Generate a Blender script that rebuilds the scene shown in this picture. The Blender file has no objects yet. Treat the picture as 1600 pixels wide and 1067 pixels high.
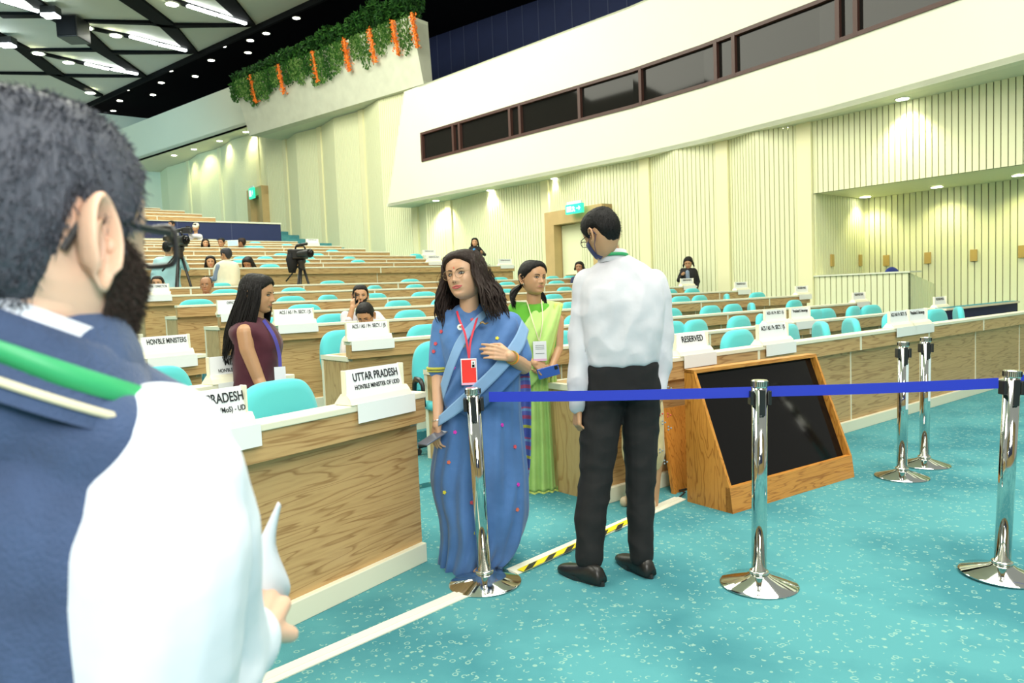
import bpy, bmesh, math, random
from mathutils import Vector, Matrix, noise
random.seed(7)
SC = bpy.context.scene; COL = SC.collection
# ---------------------------------------------------------------- camera, world, light, exposure
F_PX = 1150.0; H = 1.38; ROLL = math.atan(.040); PITCH = math.atan(73/1150)
FW = Vector((0, math.cos(PITCH), -math.sin(PITCH))); _r0 = Vector((1, 0, 0)); _u0 = _r0.cross(FW)
RT = _r0*math.cos(ROLL)-_u0*math.sin(ROLL); UP = _u0*math.cos(ROLL)+_r0*math.sin(ROLL)
cd = bpy.data.cameras.new('camera'); cam = bpy.data.objects.new('camera', cd); COL.objects.link(cam)
cam.matrix_world = Matrix(((RT.x, UP.x, -FW.x, 0), (RT.y, UP.y, -FW.y, 0), (RT.z, UP.z, -FW.z, H), (0, 0, 0, 1)))
cd.sensor_width = 36; cd.lens = 36*F_PX/1600; cd.clip_start = .05; cd.clip_end = 200
cd.dof.use_dof = True; cd.dof.focus_distance = 4.2; cd.dof.aperture_fstop = 5.6
SC.camera = cam
SC.view_settings.view_transform = 'Standard'; SC.view_settings.look = 'None'
SC.view_settings.exposure = 0.3; SC.view_settings.gamma = 1.0; SC.view_settings.use_curve_mapping = False
w = bpy.data.worlds.new('hall_air'); SC.world = w; w.use_nodes = True
w.node_tree.nodes['Background'].inputs[0].default_value = (.95, 1.0, .90, 1); w.node_tree.nodes['Background'].inputs[1].default_value = .34
def area(name, loc, size, power, color, target=None, sy=None, cam_vis=True):
    l = bpy.data.lights.new(name, 'AREA'); l.energy = power; l.color = color; l.size = size
    if sy: l.shape = 'RECTANGLE'; l.size_y = sy
    o = bpy.data.objects.new(name, l); o.location = loc
    d = (Vector(target)-Vector(loc)) if target else Vector((0, 0, -1))
    o.rotation_euler = d.to_track_quat('-Z', 'Y').to_euler(); COL.objects.link(o); return o
def spot(name, loc, power, color, ang=70, blend=.6, target=None, rad=.05):
    l = bpy.data.lights.new(name, 'SPOT'); l.energy = power; l.color = color; l.spot_size = math.radians(ang); l.spot_blend = blend; l.shadow_soft_size = rad
    o = bpy.data.objects.new(name, l); o.location = loc
    d = (Vector(target)-Vector(loc)) if target else Vector((0, 0, -1))
    o.rotation_euler = d.to_track_quat('-Z', 'Y').to_euler(); COL.objects.link(o); return o
area('hall_ceiling_light', (3, 4, 12.0), 9, 1500, (1, .98, .86), (3, 5, 0))
area('audience_ceiling_light', (-8, 18, 12.5), 12, 3000, (1, .99, .84), (-6, 20, 0))
area('side_warm_fill', (-11, 2, 11.5), 6, 900, (1, .95, .80), (-5, 9, 1))  # added warm fill, no fixture here: brightens the desk ends facing the left aisle
area('stage_light', (2, -6.5, 7), 5, 900, (1, 1, .93), (0, 12, 2.2))
area('camera_flash', (.12, -.12, 1.62), .16, 6, (.86, .93, 1.0), (-.1, 3, 1.1))
spot('stage_wash_light', (-24, 8, 5), 5000, (.25, .75, 1), 40, .9, (-24, 34, 13.4), .3)
spot('stage_wash_light', (-16, 10, 10), 10000, (.25, .75, 1), 34, .9, (-19.5, 39, 7), .3)

# ---------------------------------------------------------------- picture-to-place helpers (used once to read positions off the photograph)
def ray(x, y): return FW+RT*((x-800)/F_PX)-UP*((y-533.5)/F_PX)
def onz(x, y, z=0.0):
    d = ray(x, y); t = (z-H)/d.z; return Vector((0, 0, H))+d*t
def atY(x, y, Y):
    d = ray(x, y); return Vector((0, 0, H))+d*(Y/d.y)
HD = math.radians(51.5); U = Vector((math.sin(HD), math.cos(HD), 0)); V = Vector((-U.y, U.x, 0)); C0 = Vector((.56, 4.70, 0))
HL = math.radians(34.5); UL = Vector((math.sin(HL), math.cos(HL), 0)); VL = Vector((-UL.y, UL.x, 0)); E0 = Vector((-.50, 3.80, 0))
def SW(s, w, z=0.0): return C0+U*s+V*w+Vector((0, 0, z))
def s_on(px, w, org=None, u=None, py=480):      # where the sight line of a picture column crosses a row line
    org = (C0+V*w) if org is None else org; u = U if u is None else u
    d = ray(px, py); det = d.x*-u.y+u.x*d.y
    t = (org.x*-u.y+u.x*org.y)/det
    p = Vector((d.x*t, d.y*t, 0)); return (p-Vector((org.x, org.y, 0))).dot(u)
def w_on(px, s, py=350):
    return s_on(px, 0, C0+U*s, V, py)

# ---------------------------------------------------------------- materials
def newmat(name):
    m = bpy.data.materials.new(name); m.use_nodes = True; nt = m.node_tree
    return m, nt, nt.nodes['Principled BSDF']
def mat(name, col, rough=.6, metal=0.0, bump=0.0, bscale=60, var=0.0, vscale=8, sheen=0, emit=None, estr=0, spec=None, trans=0, alpha=1, vcol=False, bstretch=None):
    m, nt, b = newmat(name); b.inputs['Base Color'].default_value = (*col, 1); b.inputs['Roughness'].default_value = rough; b.inputs['Metallic'].default_value = metal
    if sheen: b.inputs['Sheen Weight'].default_value = sheen
    if spec is not None: b.inputs['Specular IOR Level'].default_value = spec
    if trans: b.inputs['Transmission Weight'].default_value = trans
    if alpha < 1: b.inputs['Alpha'].default_value = alpha
    if emit: b.inputs['Emission Color'].default_value = (*emit, 1); b.inputs['Emission Strength'].default_value = estr
    tc = nt.nodes.new('ShaderNodeTexCoord'); src = None
    if vcol:
        a = nt.nodes.new('ShaderNodeVertexColor'); a.layer_name = 'Col'; src = a.outputs[0]; nt.links.new(src, b.inputs['Base Color'])
    if var:
        n = nt.nodes.new('ShaderNodeTexNoise'); n.inputs['Scale'].default_value = vscale; n.inputs['Detail'].default_value = 4
        nt.links.new(tc.outputs['Object'], n.inputs['Vector'])
        mx = nt.nodes.new('ShaderNodeMixRGB'); mx.blend_type = 'MULTIPLY'
        cr = nt.nodes.new('ShaderNodeValToRGB'); cr.color_ramp.elements[0].position = .3; cr.color_ramp.elements[1].position = .7
        cr.color_ramp.elements[0].color = (1-var, 1-var, 1-var, 1); cr.color_ramp.elements[1].color = (1, 1, 1, 1)
        nt.links.new(n.outputs[0], cr.inputs[0]); mx.inputs[0].default_value = 1
        if src: nt.links.new(src, mx.inputs[1])
        else: mx.inputs[1].default_value = (*col, 1)
        nt.links.new(cr.outputs[0], mx.inputs[2]); nt.links.new(mx.outputs[0], b.inputs['Base Color'])
    if bump:
        n = nt.nodes.new('ShaderNodeTexNoise'); n.inputs['Scale'].default_value = bscale; n.inputs['Detail'].default_value = 3
        if bstretch:
            mp = nt.nodes.new('ShaderNodeMapping'); mp.inputs['Scale'].default_value = bstretch; nt.links.new(tc.outputs['Object'], mp.inputs[0]); nt.links.new(mp.outputs[0], n.inputs['Vector'])
        else: nt.links.new(tc.outputs['Object'], n.inputs['Vector'])
        bp = nt.nodes.new('ShaderNodeBump'); bp.inputs['Strength'].default_value = bump; bp.inputs['Distance'].default_value = .01
        nt.links.new(n.outputs[0], bp.inputs['Height']); nt.links.new(bp.outputs[0], b.inputs['Normal'])
    return m
def wood(name, c1, c2, c3, scale=1.0, axis='x', rough=.35):
    m, nt, b = newmat(name); b.inputs['Roughness'].default_value = rough
    tc = nt.nodes.new('ShaderNodeTexCoord'); mp = nt.nodes.new('ShaderNodeMapping')
    sc = {'x': (.34*scale, 3*scale, 5.0*scale), 'z': (5.5*scale, 3*scale, .5*scale)}[axis]; mp.inputs['Scale'].default_value = sc
    nt.links.new(tc.outputs['Object'], mp.inputs[0])
    n = nt.nodes.new('ShaderNodeTexNoise'); n.inputs['Scale'].default_value = 1.6; n.inputs['Detail'].default_value = 3; n.inputs['Distortion'].default_value = .25
    nt.links.new(mp.outputs[0], n.inputs['Vector'])
    mm = nt.nodes.new('ShaderNodeMath'); mm.operation = 'MULTIPLY'; mm.inputs[1].default_value = 13; nt.links.new(n.outputs[0], mm.inputs[0])
    fr = nt.nodes.new('ShaderNodeMath'); fr.operation = 'FRACT'; nt.links.new(mm.outputs[0], fr.inputs[0])
    cr = nt.nodes.new('ShaderNodeValToRGB'); e = cr.color_ramp.elements
    e[0].position = 0; e[0].color = (*c2, 1); e[1].position = .12; e[1].color = (*c1, 1)
    x = e.new(.75); x.color = (*c1, 1); x = e.new(1.0); x.color = (*c2, 1)
    nt.links.new(fr.outputs[0], cr.inputs[0])
    n2 = nt.nodes.new('ShaderNodeTexNoise'); n2.inputs['Scale'].default_value = 14; n2.inputs['Detail'].default_value = 5; nt.links.new(mp.outputs[0], n2.inputs['Vector'])
    mx = nt.nodes.new('ShaderNodeMixRGB'); mx.inputs[2].default_value = (*c3, 1)
    mr = nt.nodes.new('ShaderNodeMapRange'); mr.inputs[1].default_value = .45; mr.inputs[2].default_value = .75; mr.inputs[4].default_value = .75; nt.links.new(n2.outputs[0], mr.inputs[0])
    nt.links.new(mr.outputs[0], mx.inputs[0]); nt.links.new(cr.outputs[0], mx.inputs[1]); nt.links.new(mx.outputs[0], b.inputs['Base Color'])
    return m
def carpet():
    m, nt, b = newmat('teal_carpet'); b.inputs['Roughness'].default_value = 1; b.inputs['Specular IOR Level'].default_value = .1
    tc = nt.nodes.new('ShaderNodeTexCoord')
    def N(scale, detail=2):
        n = nt.nodes.new('ShaderNodeTexNoise'); n.inputs['Scale'].default_value = scale; n.inputs['Detail'].default_value = detail; nt.links.new(tc.outputs['Object'], n.inputs['Vector']); return n
    big = N(1.1, 6); cr = nt.nodes.new('ShaderNodeValToRGB'); cr.color_ramp.elements[0].position = .38; cr.color_ramp.elements[1].position = .56
    cr.color_ramp.elements[0].color = (.050, .205, .240, 1); cr.color_ramp.elements[1].color = (.090, .305, .330, 1); nt.links.new(big.outputs[0], cr.inputs[0])
    # short curled flecks: thin rings of cells, broken by noise
    vo = nt.nodes.new('ShaderNodeTexVoronoi'); vo.inputs['Scale'].default_value = 27; nt.links.new(tc.outputs['Object'], vo.inputs['Vector'])
    a = nt.nodes.new('ShaderNodeMath'); a.operation = 'SUBTRACT'; a.inputs[1].default_value = .27; nt.links.new(vo.outputs['Distance'], a.inputs[0])
    ab = nt.nodes.new('ShaderNodeMath'); ab.operation = 'ABSOLUTE'; nt.links.new(a.outputs[0], ab.inputs[0])
    lt = nt.nodes.new('ShaderNodeMath'); lt.operation = 'LESS_THAN'; lt.inputs[1].default_value = .06; nt.links.new(ab.outputs[0], lt.inputs[0])
    br = N(30, 1); gt = nt.nodes.new('ShaderNodeMath'); gt.operation = 'GREATER_THAN'; gt.inputs[1].default_value = .50; nt.links.new(br.outputs[0], gt.inputs[0])
    mu = nt.nodes.new('ShaderNodeMath'); mu.operation = 'MULTIPLY'; nt.links.new(lt.outputs[0], mu.inputs[0]); nt.links.new(gt.outputs[0], mu.inputs[1])
    m2 = nt.nodes.new('ShaderNodeMath'); m2.operation = 'MULTIPLY'; m2.inputs[1].default_value = .55; nt.links.new(mu.outputs[0], m2.inputs[0])
    mx = nt.nodes.new('ShaderNodeMixRGB'); mx.inputs[2].default_value = (.36, .54, .42, 1); nt.links.new(m2.outputs[0], mx.inputs[0]); nt.links.new(cr.outputs[0], mx.inputs[1])
    nt.links.new(mx.outputs[0], b.inputs['Base Color'])
    bp = nt.nodes.new('ShaderNodeBump'); bp.inputs['Strength'].default_value = .35; bp.inputs['Distance'].default_value = .004; fn = N(260, 2); nt.links.new(fn.outputs[0], bp.inputs['Height']); nt.links.new(bp.outputs[0], b.inputs['Normal'])
    return m
M = {}
M['carpet'] = carpet()
M['desk_wood'] = wood('desk_wood', (.57, .365, .155), (.33, .175, .060), (.44, .26, .10))
M['desk_wood_v'] = wood('desk_wood_upright', (.55, .37, .16), (.38, .22, .08), (.46, .29, .11), axis='z')
M['teak'] = wood('teak_veneer', (.60, .26, .045), (.34, .115, .015), (.50, .19, .03), scale=1.6, axis='z')
M['teak_h'] = wood('teak_veneer_flat', (.62, .27, .05), (.34, .115, .015), (.50, .19, .03), scale=1.6, axis='x')
M['door_wood'] = mat('door_frame_wood', (.56, .40, .18), .5, var=.12, vscale=3)
M['cream'] = mat('cream_laminate', (.82, .80, .62), .4)
M['teal'] = mat('teal_fabric', (.085, .56, .60), .8, bump=.15, bscale=400, sheen=.2)
M['teal_seam'] = mat('teal_seam', (.03, .32, .36), .9)
M['black_plastic'] = mat('black_plastic', (.015, .015, .016), .35)
M['chrome'] = mat('chrome', (.66, .67, .64), .07, 1.0)
M['steel'] = mat('brushed_steel', (.78, .77, .70), .2, 1.0)
M['belt'] = mat('blue_webbing', (.012, .035, .52), .55, bump=.2, bscale=500)
M['board'] = mat('white_card', (.80, .83, .84), .45)
M['board_front'] = mat('glossy_white_card', (.86, .88, .86), .3)
M['ink'] = mat('black_ink', (.012, .014, .016), .6)
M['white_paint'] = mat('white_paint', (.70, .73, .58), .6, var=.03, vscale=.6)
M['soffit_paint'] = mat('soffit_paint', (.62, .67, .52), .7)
M['slat'] = mat('cream_slat', (.74, .76, .50), .5)
M['slat_gap'] = mat('slat_gap', (.10, .11, .055), .8)
M['pilaster'] = mat('cream_pilaster', (.78, .76, .48), .5)
M['navy'] = mat('navy_panel', (.014, .026, .10), .7, var=.1, vscale=2)
M['navy_seam'] = mat('navy_seam', (.06, .08, .17), .6)
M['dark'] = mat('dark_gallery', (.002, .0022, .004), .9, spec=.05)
M['ceiling'] = mat('ceiling_panel', (.66, .69, .60), .7, var=.06, vscale=.5)
M['beam'] = mat('dark_beam', (.004, .005, .006), .7, spec=.1)
M['glass_dark'] = mat('dark_glass', (.010, .009, .008), .05, spec=.22)
M['bronze'] = mat('bronze_frame', (.060, .024, .018), .5)
M['lamp'] = mat('lamp_glow', (1, 1, .9), .5, emit=(1, .98, .82), estr=14)
M['tube'] = mat('tube_glow', (1, 1, 1), .5, emit=(.95, 1, 1), estr=9)
M['flood'] = mat('flood_glow', (1, 1, 1), .5, emit=(.85, .95, 1), estr=30)
M['exit'] = mat('exit_green', (.02, .5, .28), .4, emit=(.03, .75, .42), estr=.9)
M['exit_white'] = mat('exit_white', (.8, .9, .8), .4, emit=(.8, 1, .85), estr=.7)
M['screen'] = mat('black_screen', (.004, .003, .003), .10, spec=.25)
M['tape_white'] = mat('white_tape', (.80, .80, .66), .5)
M['tape_yellow'] = mat('yellow_tape', (.85, .70, .02), .4)
M['tape_black'] = mat('black_tape', (.02, .02, .018), .4)
M['planter'] = mat('planter_plaster', (.60, .62, .50), .7, var=.12, vscale=2.5)
M['leaf_dark'] = mat('dark_leaf', (.014, .065, .012), .5)
M['leaf'] = mat('green_leaf', (.038, .14, .020), .5)
M['leaf_light'] = mat('pale_leaf', (.17, .31, .08), .5)
M['orange'] = mat('orange_bloom', (.90, .23, .02), .6)
M['blue_fabric'] = mat('blue_upholstery', (.012, .03, .22), .8)
M['brass'] = mat('brass_plate', (.48, .33, .09), .4)

# ---------------------------------------------------------------- mesh helpers
class MB:
    def __init__(s): s.bm = bmesh.new(); s.mi = 0
    def face(s, vs):
        try:
            f = s.bm.faces.new(vs); f.material_index = s.mi; return f
        except ValueError: return None
    def poly(s, pts): return s.face([s.bm.verts.new(p) for p in pts])
    def hexa(s, b, t):      # b, t: four points each
        vb = [s.bm.verts.new(p) for p in b]; vt = [s.bm.verts.new(p) for p in t]
        s.face(vb[::-1]); s.face(vt)
        for i in range(4): s.face([vb[i], vb[(i+1) % 4], vt[(i+1) % 4], vt[i]])
        return s
    def box(s, x0, x1, y0, y1, z0, z1):
        return s.hexa([(x0, y0, z0), (x1, y0, z0), (x1, y1, z0), (x0, y1, z0)], [(x0, y0, z1), (x1, y0, z1), (x1, y1, z1), (x0, y1, z1)])
    def prism(s, outline, ext):   # outline: list of 3D points, ext: Vector
        ext = Vector(ext); a = [s.bm.verts.new(p) for p in outline]; b = [s.bm.verts.new(Vector(p)+ext) for p in outline]; n = len(a)
        s.face(a[::-1]); s.face(b)
        for i in range(n): s.face([a[i], a[(i+1) % n], b[(i+1) % n], b[i]])
        return s
    def loft(s, rings, cap=True, closed=True):
        R = [[s.bm.verts.new(p) for p in r] for r in rings]; n = len(R[0])
        for i in range(len(R)-1):
            for j in range(n if closed else n-1):
                s.face([R[i][j], R[i][(j+1) % n], R[i+1][(j+1) % n], R[i+1][j]])
        if cap and closed: s.face(R[0][::-1]); s.face(R[-1])
        return s
    def lathe(s, prof, n=32, org=(0, 0, 0)):
        o = Vector(org)
        return s.loft([[o+Vector((r*math.cos(2*PI*j/n), r*math.sin(2*PI*j/n), z)) for j in range(n)] for r, z in prof])
    def tube(s, pts, rad, n=8, flat=1.0, cap=True):
        pts = [Vector(p) for p in pts]; k = len(pts); rad = rad if isinstance(rad, (list, tuple)) else [rad]*k
        rings = []; prev = None
        for i, p in enumerate(pts):
            t = (pts[min(i+1, k-1)]-pts[max(i-1, 0)]).normalized()
            if prev is None: a = t.orthogonal().normalized()
            else: a = (prev-t*prev.dot(t)); a = a.normalized() if a.length > 1e-6 else t.orthogonal().normalized()
            prev = a; b = t.cross(a)
            rings.append([p+a*math.cos(2*PI*j/n)*rad[i]+b*math.sin(2*PI*j/n)*rad[i]*flat for j in range(n)])
        return s.loft(rings, cap)
    def ell(s, c, r, n=16, m=10, rot=None):
        c = Vector(c); rot = rot or Matrix.Identity(3); rings = []
        for i in range(1, m):
            th = PI*i/m; rings.append([c+rot @ Vector((r[0]*math.sin(th)*math.cos(2*PI*j/n), r[1]*math.sin(th)*math.sin(2*PI*j/n), -r[2]*math.cos(th))) for j in range(n)])
        top = s.bm.verts.new(c+rot @ Vector((0, 0, r[2]))); bot = s.bm.verts.new(c+rot @ Vector((0, 0, -r[2])))
        R = [[s.bm.verts.new(p) for p in q] for q in rings]
        for i in range(len(R)-1):
            for j in range(n): s.face([R[i][j], R[i][(j+1) % n], R[i+1][(j+1) % n], R[i+1][j]])
        for j in range(n): s.face([bot, R[0][(j+1) % n], R[0][j]]); s.face([top, R[-1][j], R[-1][(j+1) % n]])
        return s
PI = math.pi
def build(name, mb, mats, parent=None, smooth=False, bevel=0, sub=0, loc=None, rot=None):
    me = bpy.data.meshes.new(name); bmesh.ops.recalc_face_normals(mb.bm, faces=mb.bm.faces); mb.bm.to_mesh(me); mb.bm.free()
    for m in (mats if isinstance(mats, (list, tuple)) else [mats]): me.materials.append(m)
    if smooth: me.shade_smooth()
    o = bpy.data.objects.new(name, me); COL.objects.link(o)
    if parent: o.parent = parent
    if loc is not None: o.location = loc
    if rot is not None: o.rotation_euler = (0, 0, rot)
    if bevel:
        b = o.modifiers.new('bevel', 'BEVEL'); b.width = bevel; b.segments = 2; b.limit_method = 'ANGLE'
    if sub:
        b = o.modifiers.new('sub', 'SUBSURF'); b.levels = b.render_levels = sub
    return o
def empty(name, loc=(0, 0, 0), rot=0.0):
    o = bpy.data.objects.new(name, None); o.empty_display_size = .1; COL.objects.link(o); o.location = loc; o.rotation_euler = (0, 0, rot); return o
def tag(o, label=None, cat=None, group=None, kind=None):
    if label: o['label'] = label
    if cat: o['category'] = cat
    if group: o['group'] = group
    if kind: o['kind'] = kind
    return o
def struct(name, mb, m, **k):
    o = build(name, mb, m, **k); o['kind'] = 'structure'; return o
def text_mesh(body, size, m, name='lettering', parent=None, width=None, sx=.8):
    """flat lettering in the local x/z plane, centred on x"""
    cu = bpy.data.curves.new('t', 'FONT'); cu.body = body; cu.size = size; cu.align_x = 'CENTER'; cu.extrude = .0006; cu.offset = size*.012
    ob = bpy.data.objects.new('t', cu); COL.objects.link(ob); bpy.context.view_layer.update()
    me = bpy.data.meshes.new_from_object(ob.evaluated_get(bpy.context.evaluated_depsgraph_get())); bpy.data.objects.remove(ob); bpy.data.curves.remove(cu)
    xs = [v.co.x for v in me.vertices]; wd = max(xs)-min(xs); k = sx if not width else min(width/wd, 2)
    for v in me.vertices: x, y, z = v.co; v.co = (x*k, -z-.0008, y)
    me.materials.clear(); me.materials.append(m); me.name = name
    o = bpy.data.objects.new(name, me); COL.objects.link(o); o.parent = parent; return o
def children(o): return [c for c in bpy.data.objects if c.parent == o]
def copy_tree(o, parent=None, kids=None):
    if kids is None:
        kids = {}
        for c in bpy.data.objects:
            if c.parent: kids.setdefault(c.parent.name, []).append(c)
    c = o.copy(); COL.objects.link(c)
    if parent: c.parent = parent
    for ch in kids.get(o.name, []): copy_tree(ch, c, kids)
    return c
# ---------------------------------------------------------------- the hall: floor tiers
PITCH_R = 1.36
ZT = [.90, .925, 1.02, 1.16, 1.285, 1.415, 1.575, 1.72]           # desk tops, rows A..H
ZT2 = [2.17, 2.345, 2.52, 2.70, 2.91, 3.11, 3.30, 3.48, 3.67]     # rows of the second block
FL = [z-.89 for z in ZT]; FL[0] = 0.0; FL2 = [z-.89 for z in ZT2]
AD = Vector((-.7071, .7071, 0))
def tier(mb, w0, w1, z):
    """carpeted step from row line w0 to w1, bending at the left aisle"""
    a0 = C0+V*w0-U*.65; a1 = C0+V*w1-U*.65
    r0 = SW(12.5, w0); r1 = SW(12.5, w1); l0 = a0-UL*16; l1 = a1-UL*16
    top = [Vector((p.x, p.y, z)) for p in (l0, a0, r0, r1, a1, l1)]
    mb.prism([p-Vector((0, 0, 1.2)) for p in top], (0, 0, 1.2))
mb = MB()
mb.prism([(-9, -4, -.2), (16, -4, -.2), (16, 16, -.2), (-9, 16, -.2)], (0, 0, .2))
for k in range(1, 8): tier(mb, k*PITCH_R-.12, (k+1)*PITCH_R-.12 if k < 7 else 9*PITCH_R+.02, FL[k])
for k in range(9): tier(mb, (9+k)*PITCH_R-(.0 if k == 0 else .12), (10+k)*PITCH_R-.12 if k < 8 else 18.2*PITCH_R, FL2[k])
floor = struct('floor', mb, M['carpet'])
mb = MB()
for k in range(7): tier(mb, 24.8+k*1.3, 26.1+k*1.3, 3.6+.28*k)
struct('floor_gallery', mb, M['carpet'])

# ---------------------------------------------------------------- slatted side wall
WP = [(11.3, -7), (11.3, 14), (11.1, 18), (10.9, 21), (10.5, 27), (9.7, 36), (8.7, 46)]
def wall_s(w):
    for (s0, w0), (s1, w1) in zip(WP, WP[1:]):
        if w <= w1: return s0+(s1-s0)*(w-w0)/(w1-w0)
    return WP[-1][0]
def w_at(px, py=330):
    w = 10.
    for _ in range(12): w = .5*w+.5*w_on(px, wall_s(w), py)
    return w
def boards(mb, p0, p1, z0, z1, pitch=.105, gap=.018, th=.03, nrm=None):
    """vertical boards from p0 to p1 (xy), standing proud of the backing towards nrm"""
    p0 = Vector(p0); p1 = Vector(p1); L = (p1-p0).length; d = (p1-p0).normalized(); n = max(1, round(L/pitch)); q = L/n
    nn = nrm or Vector((d.y, -d.x, 0))
    f = z0 if callable(z0) else (lambda t: z0)
    for i in range(n):
        a = p0+d*(i*q+gap/2); b = p0+d*((i+1)*q-gap/2); za = f(i/n)
        mb.hexa([(*(a).xy, za), (*(b).xy, za), (*(b+nn*th).xy, za), (*(a+nn*th).xy, za)], [(*(a).xy, z1), (*(b).xy, z1), (*(b+nn*th).xy, z1), (*(a+nn*th).xy, z1)])
PIL = [w_at(x) for x in (1272, 1142, 1019, 861, 708, 655, 577, 510, 455, 412, 352, 302, 252)]
PIL = sorted(PIL)+[46]
bd = MB(); gp = MB(); pl = MB()
def zfloor_at(w): return 0.0 if w < 9 else (.9 if w < 12.2 else .9+(w-12)*.13)
for i, w0 in enumerate(PIL[:-1]):
    w1 = PIL[i+1]; pw = .32
    a = SW(wall_s(w0+pw), w0+pw); b = SW(wall_s(w1), w1); wm = (w0+pw+w1)/2; fold = -.28
    m_ = SW(wall_s(wm)+fold, wm); z1 = 4.75 if w1 < 18.0 else (8.4 if w0 < 19.5 else (8.89 if w0 < 27 else 9.79)); z0 = zfloor_at(w0)
    if i == 2:   # bay with the double door: boards only above it
        pass
    for p, q in ((a, m_), (m_, b)):
        zz = z0
        boards(bd, p, q, zz, z1, nrm=-U)
        n = U*.02
        gp.hexa([(*p.xy, zz), (*q.xy, zz), (*(q+n).xy, zz), (*(p+n).xy, zz)], [(*p.xy, z1), (*q.xy, z1), (*(q+n).xy, z1), (*(p+n).xy, z1)])
    c0 = SW(wall_s(w0), w0); c1 = SW(wall_s(w0+pw), w0+pw); o = -U*.1
    pl.hexa([(*(c0+U*.1).xy, z0), (*(c1+U*.1).xy, z0), (*(c1+o).xy, z0), (*(c0+o).xy, z0)], [(*(c0+U*.1).xy, z1), (*(c1+U*.1).xy, z1), (*(c1+o).xy, z1), (*(c0+o).xy, z1)])
WB = PIL[0]                                 # corner of the booth recess
# wall above the booth and the booth's own boards
p0 = SW(11.3, WB); p1 = SW(11.3, -7)
boards(bd, p0, p1, 3.23, 4.75, nrm=-U, pitch=.11)
gp.hexa([(*p0.xy, 3.23), (*p1.xy, 3.23), (*(p1+U*.05).xy, 3.23), (*(p0+U*.05).xy, 3.23)], [(*p0.xy, 4.75), (*p1.xy, 4.75), (*(p1+U*.05).xy, 4.75), (*(p0+U*.05).xy, 4.75)])
q0 = SW(13.46, WB); q1 = SW(13.46, -7)
boards(bd, p0+V*.0, q0, 0, 3.25, nrm=-V); boards(bd, q0, q1, 0, 3.25, nrm=-U, pitch=.125)
gp.hexa([(*p0.xy, 0), (*q0.xy, 0), (*(q0+V*.05).xy, 0), (*(p0+V*.05).xy, 0)], [(*p0.xy, 3.25), (*q0.xy, 3.25), (*(q0+V*.05).xy, 3.25), (*(p0+V*.05).xy, 3.25)])
gp.hexa([(*q0.xy, 0), (*q1.xy, 0), (*(q1+U*.05).xy, 0), (*(q0+U*.05).xy, 0)], [(*q0.xy, 3.25), (*q1.xy, 3.25), (*(q1+U*.05).xy, 3.25), (*(q0+U*.05).xy, 3.25)])
wall = struct('wall_right', bd, M['slat'])
g = build('slat_backing', gp, M['slat_gap'], wall); build('pilaster', pl, M['pilaster'], wall)
# booth ceiling: laid boards
mb = MB(); n = 60
for i in range(n):
    s0 = 11.3+2.16*i/n*1.0
    mb.hexa([SW(s0, WB, 3.23), SW(s0+.03, WB, 3.23), SW(s0+.03, -7, 3.23), SW(s0, -7, 3.23)], [SW(s0, WB, 3.26), SW(s0+.03, WB, 3.26), SW(s0+.03, -7, 3.26), SW(s0, -7, 3.26)])
bc = struct('ceiling_booth', mb, M['slat'])
build('backing', MB().prism([SW(11.3, WB, 3.26), SW(13.46, WB, 3.26), SW(13.46, -7, 3.26), SW(11.3, -7, 3.26)], (0, 0, .04)), M['slat_gap'], bc)
# side wall that closes the back of the hall
mb = MB(); mb.prism([SW(13, 46, 0), SW(-34, 46, 0), SW(-34, 46.2, 0), SW(13, 46.2, 0)], (0, 0, 13)); struct('wall_back', mb, M['white_paint'])

# ---------------------------------------------------------------- cantilevered white gallery with a window strip
ZB0, ZB1, ZW0, ZW1 = 4.70, 8.45, 5.97, 6.88
BP = [onz(x, y, ZB0) for x, y in ((605, 323), (740, 296.5), (875, 270), (990, 247.5), (1100, 223), (1280, 179), (1440, 136), (1600, 93))]
BP.append(BP[-1]+(BP[-1]-BP[-2])*1.6)
PX_B = [605, 740, 875, 990, 1100, 1280, 1440, 1600]
def back(p, d): return Vector((p.x, p.y, 0))+U*d
mb = MB(); TH = .25
def ring(p, q, z0, z1, m=mb, th=TH):
    m.hexa([(p.x, p.y, z0), (q.x, q.y, z0), (*back(q, th).xy, z0), (*back(p, th).xy, z0)], [(p.x, p.y, z1), (q.x, q.y, z1), (*back(q, th).xy, z1), (*back(p, th).xy, z1)])
def x_at(px, z):            # point of the gallery face seen at a picture column
    d = ray(px, 200)
    for p, q in zip(BP, BP[1:]):
        e = q-p; det = d.x*-e.y+e.x*d.y; t = (p.x*-e.y+e.x*p.y)/det; s = (d.x*p.y-d.y*p.x)/det
        s = ((d.x*t-p.x)*e.x+(d.y*t-p.y)*e.y)/e.length_squared
        if -.001 <= s <= 1.001 and t > 0: return Vector((p.x+e.x*s, p.y+e.y*s, z))
    return None
W0 = x_at(657, 0)
tl = x_at(634, 0)
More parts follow.
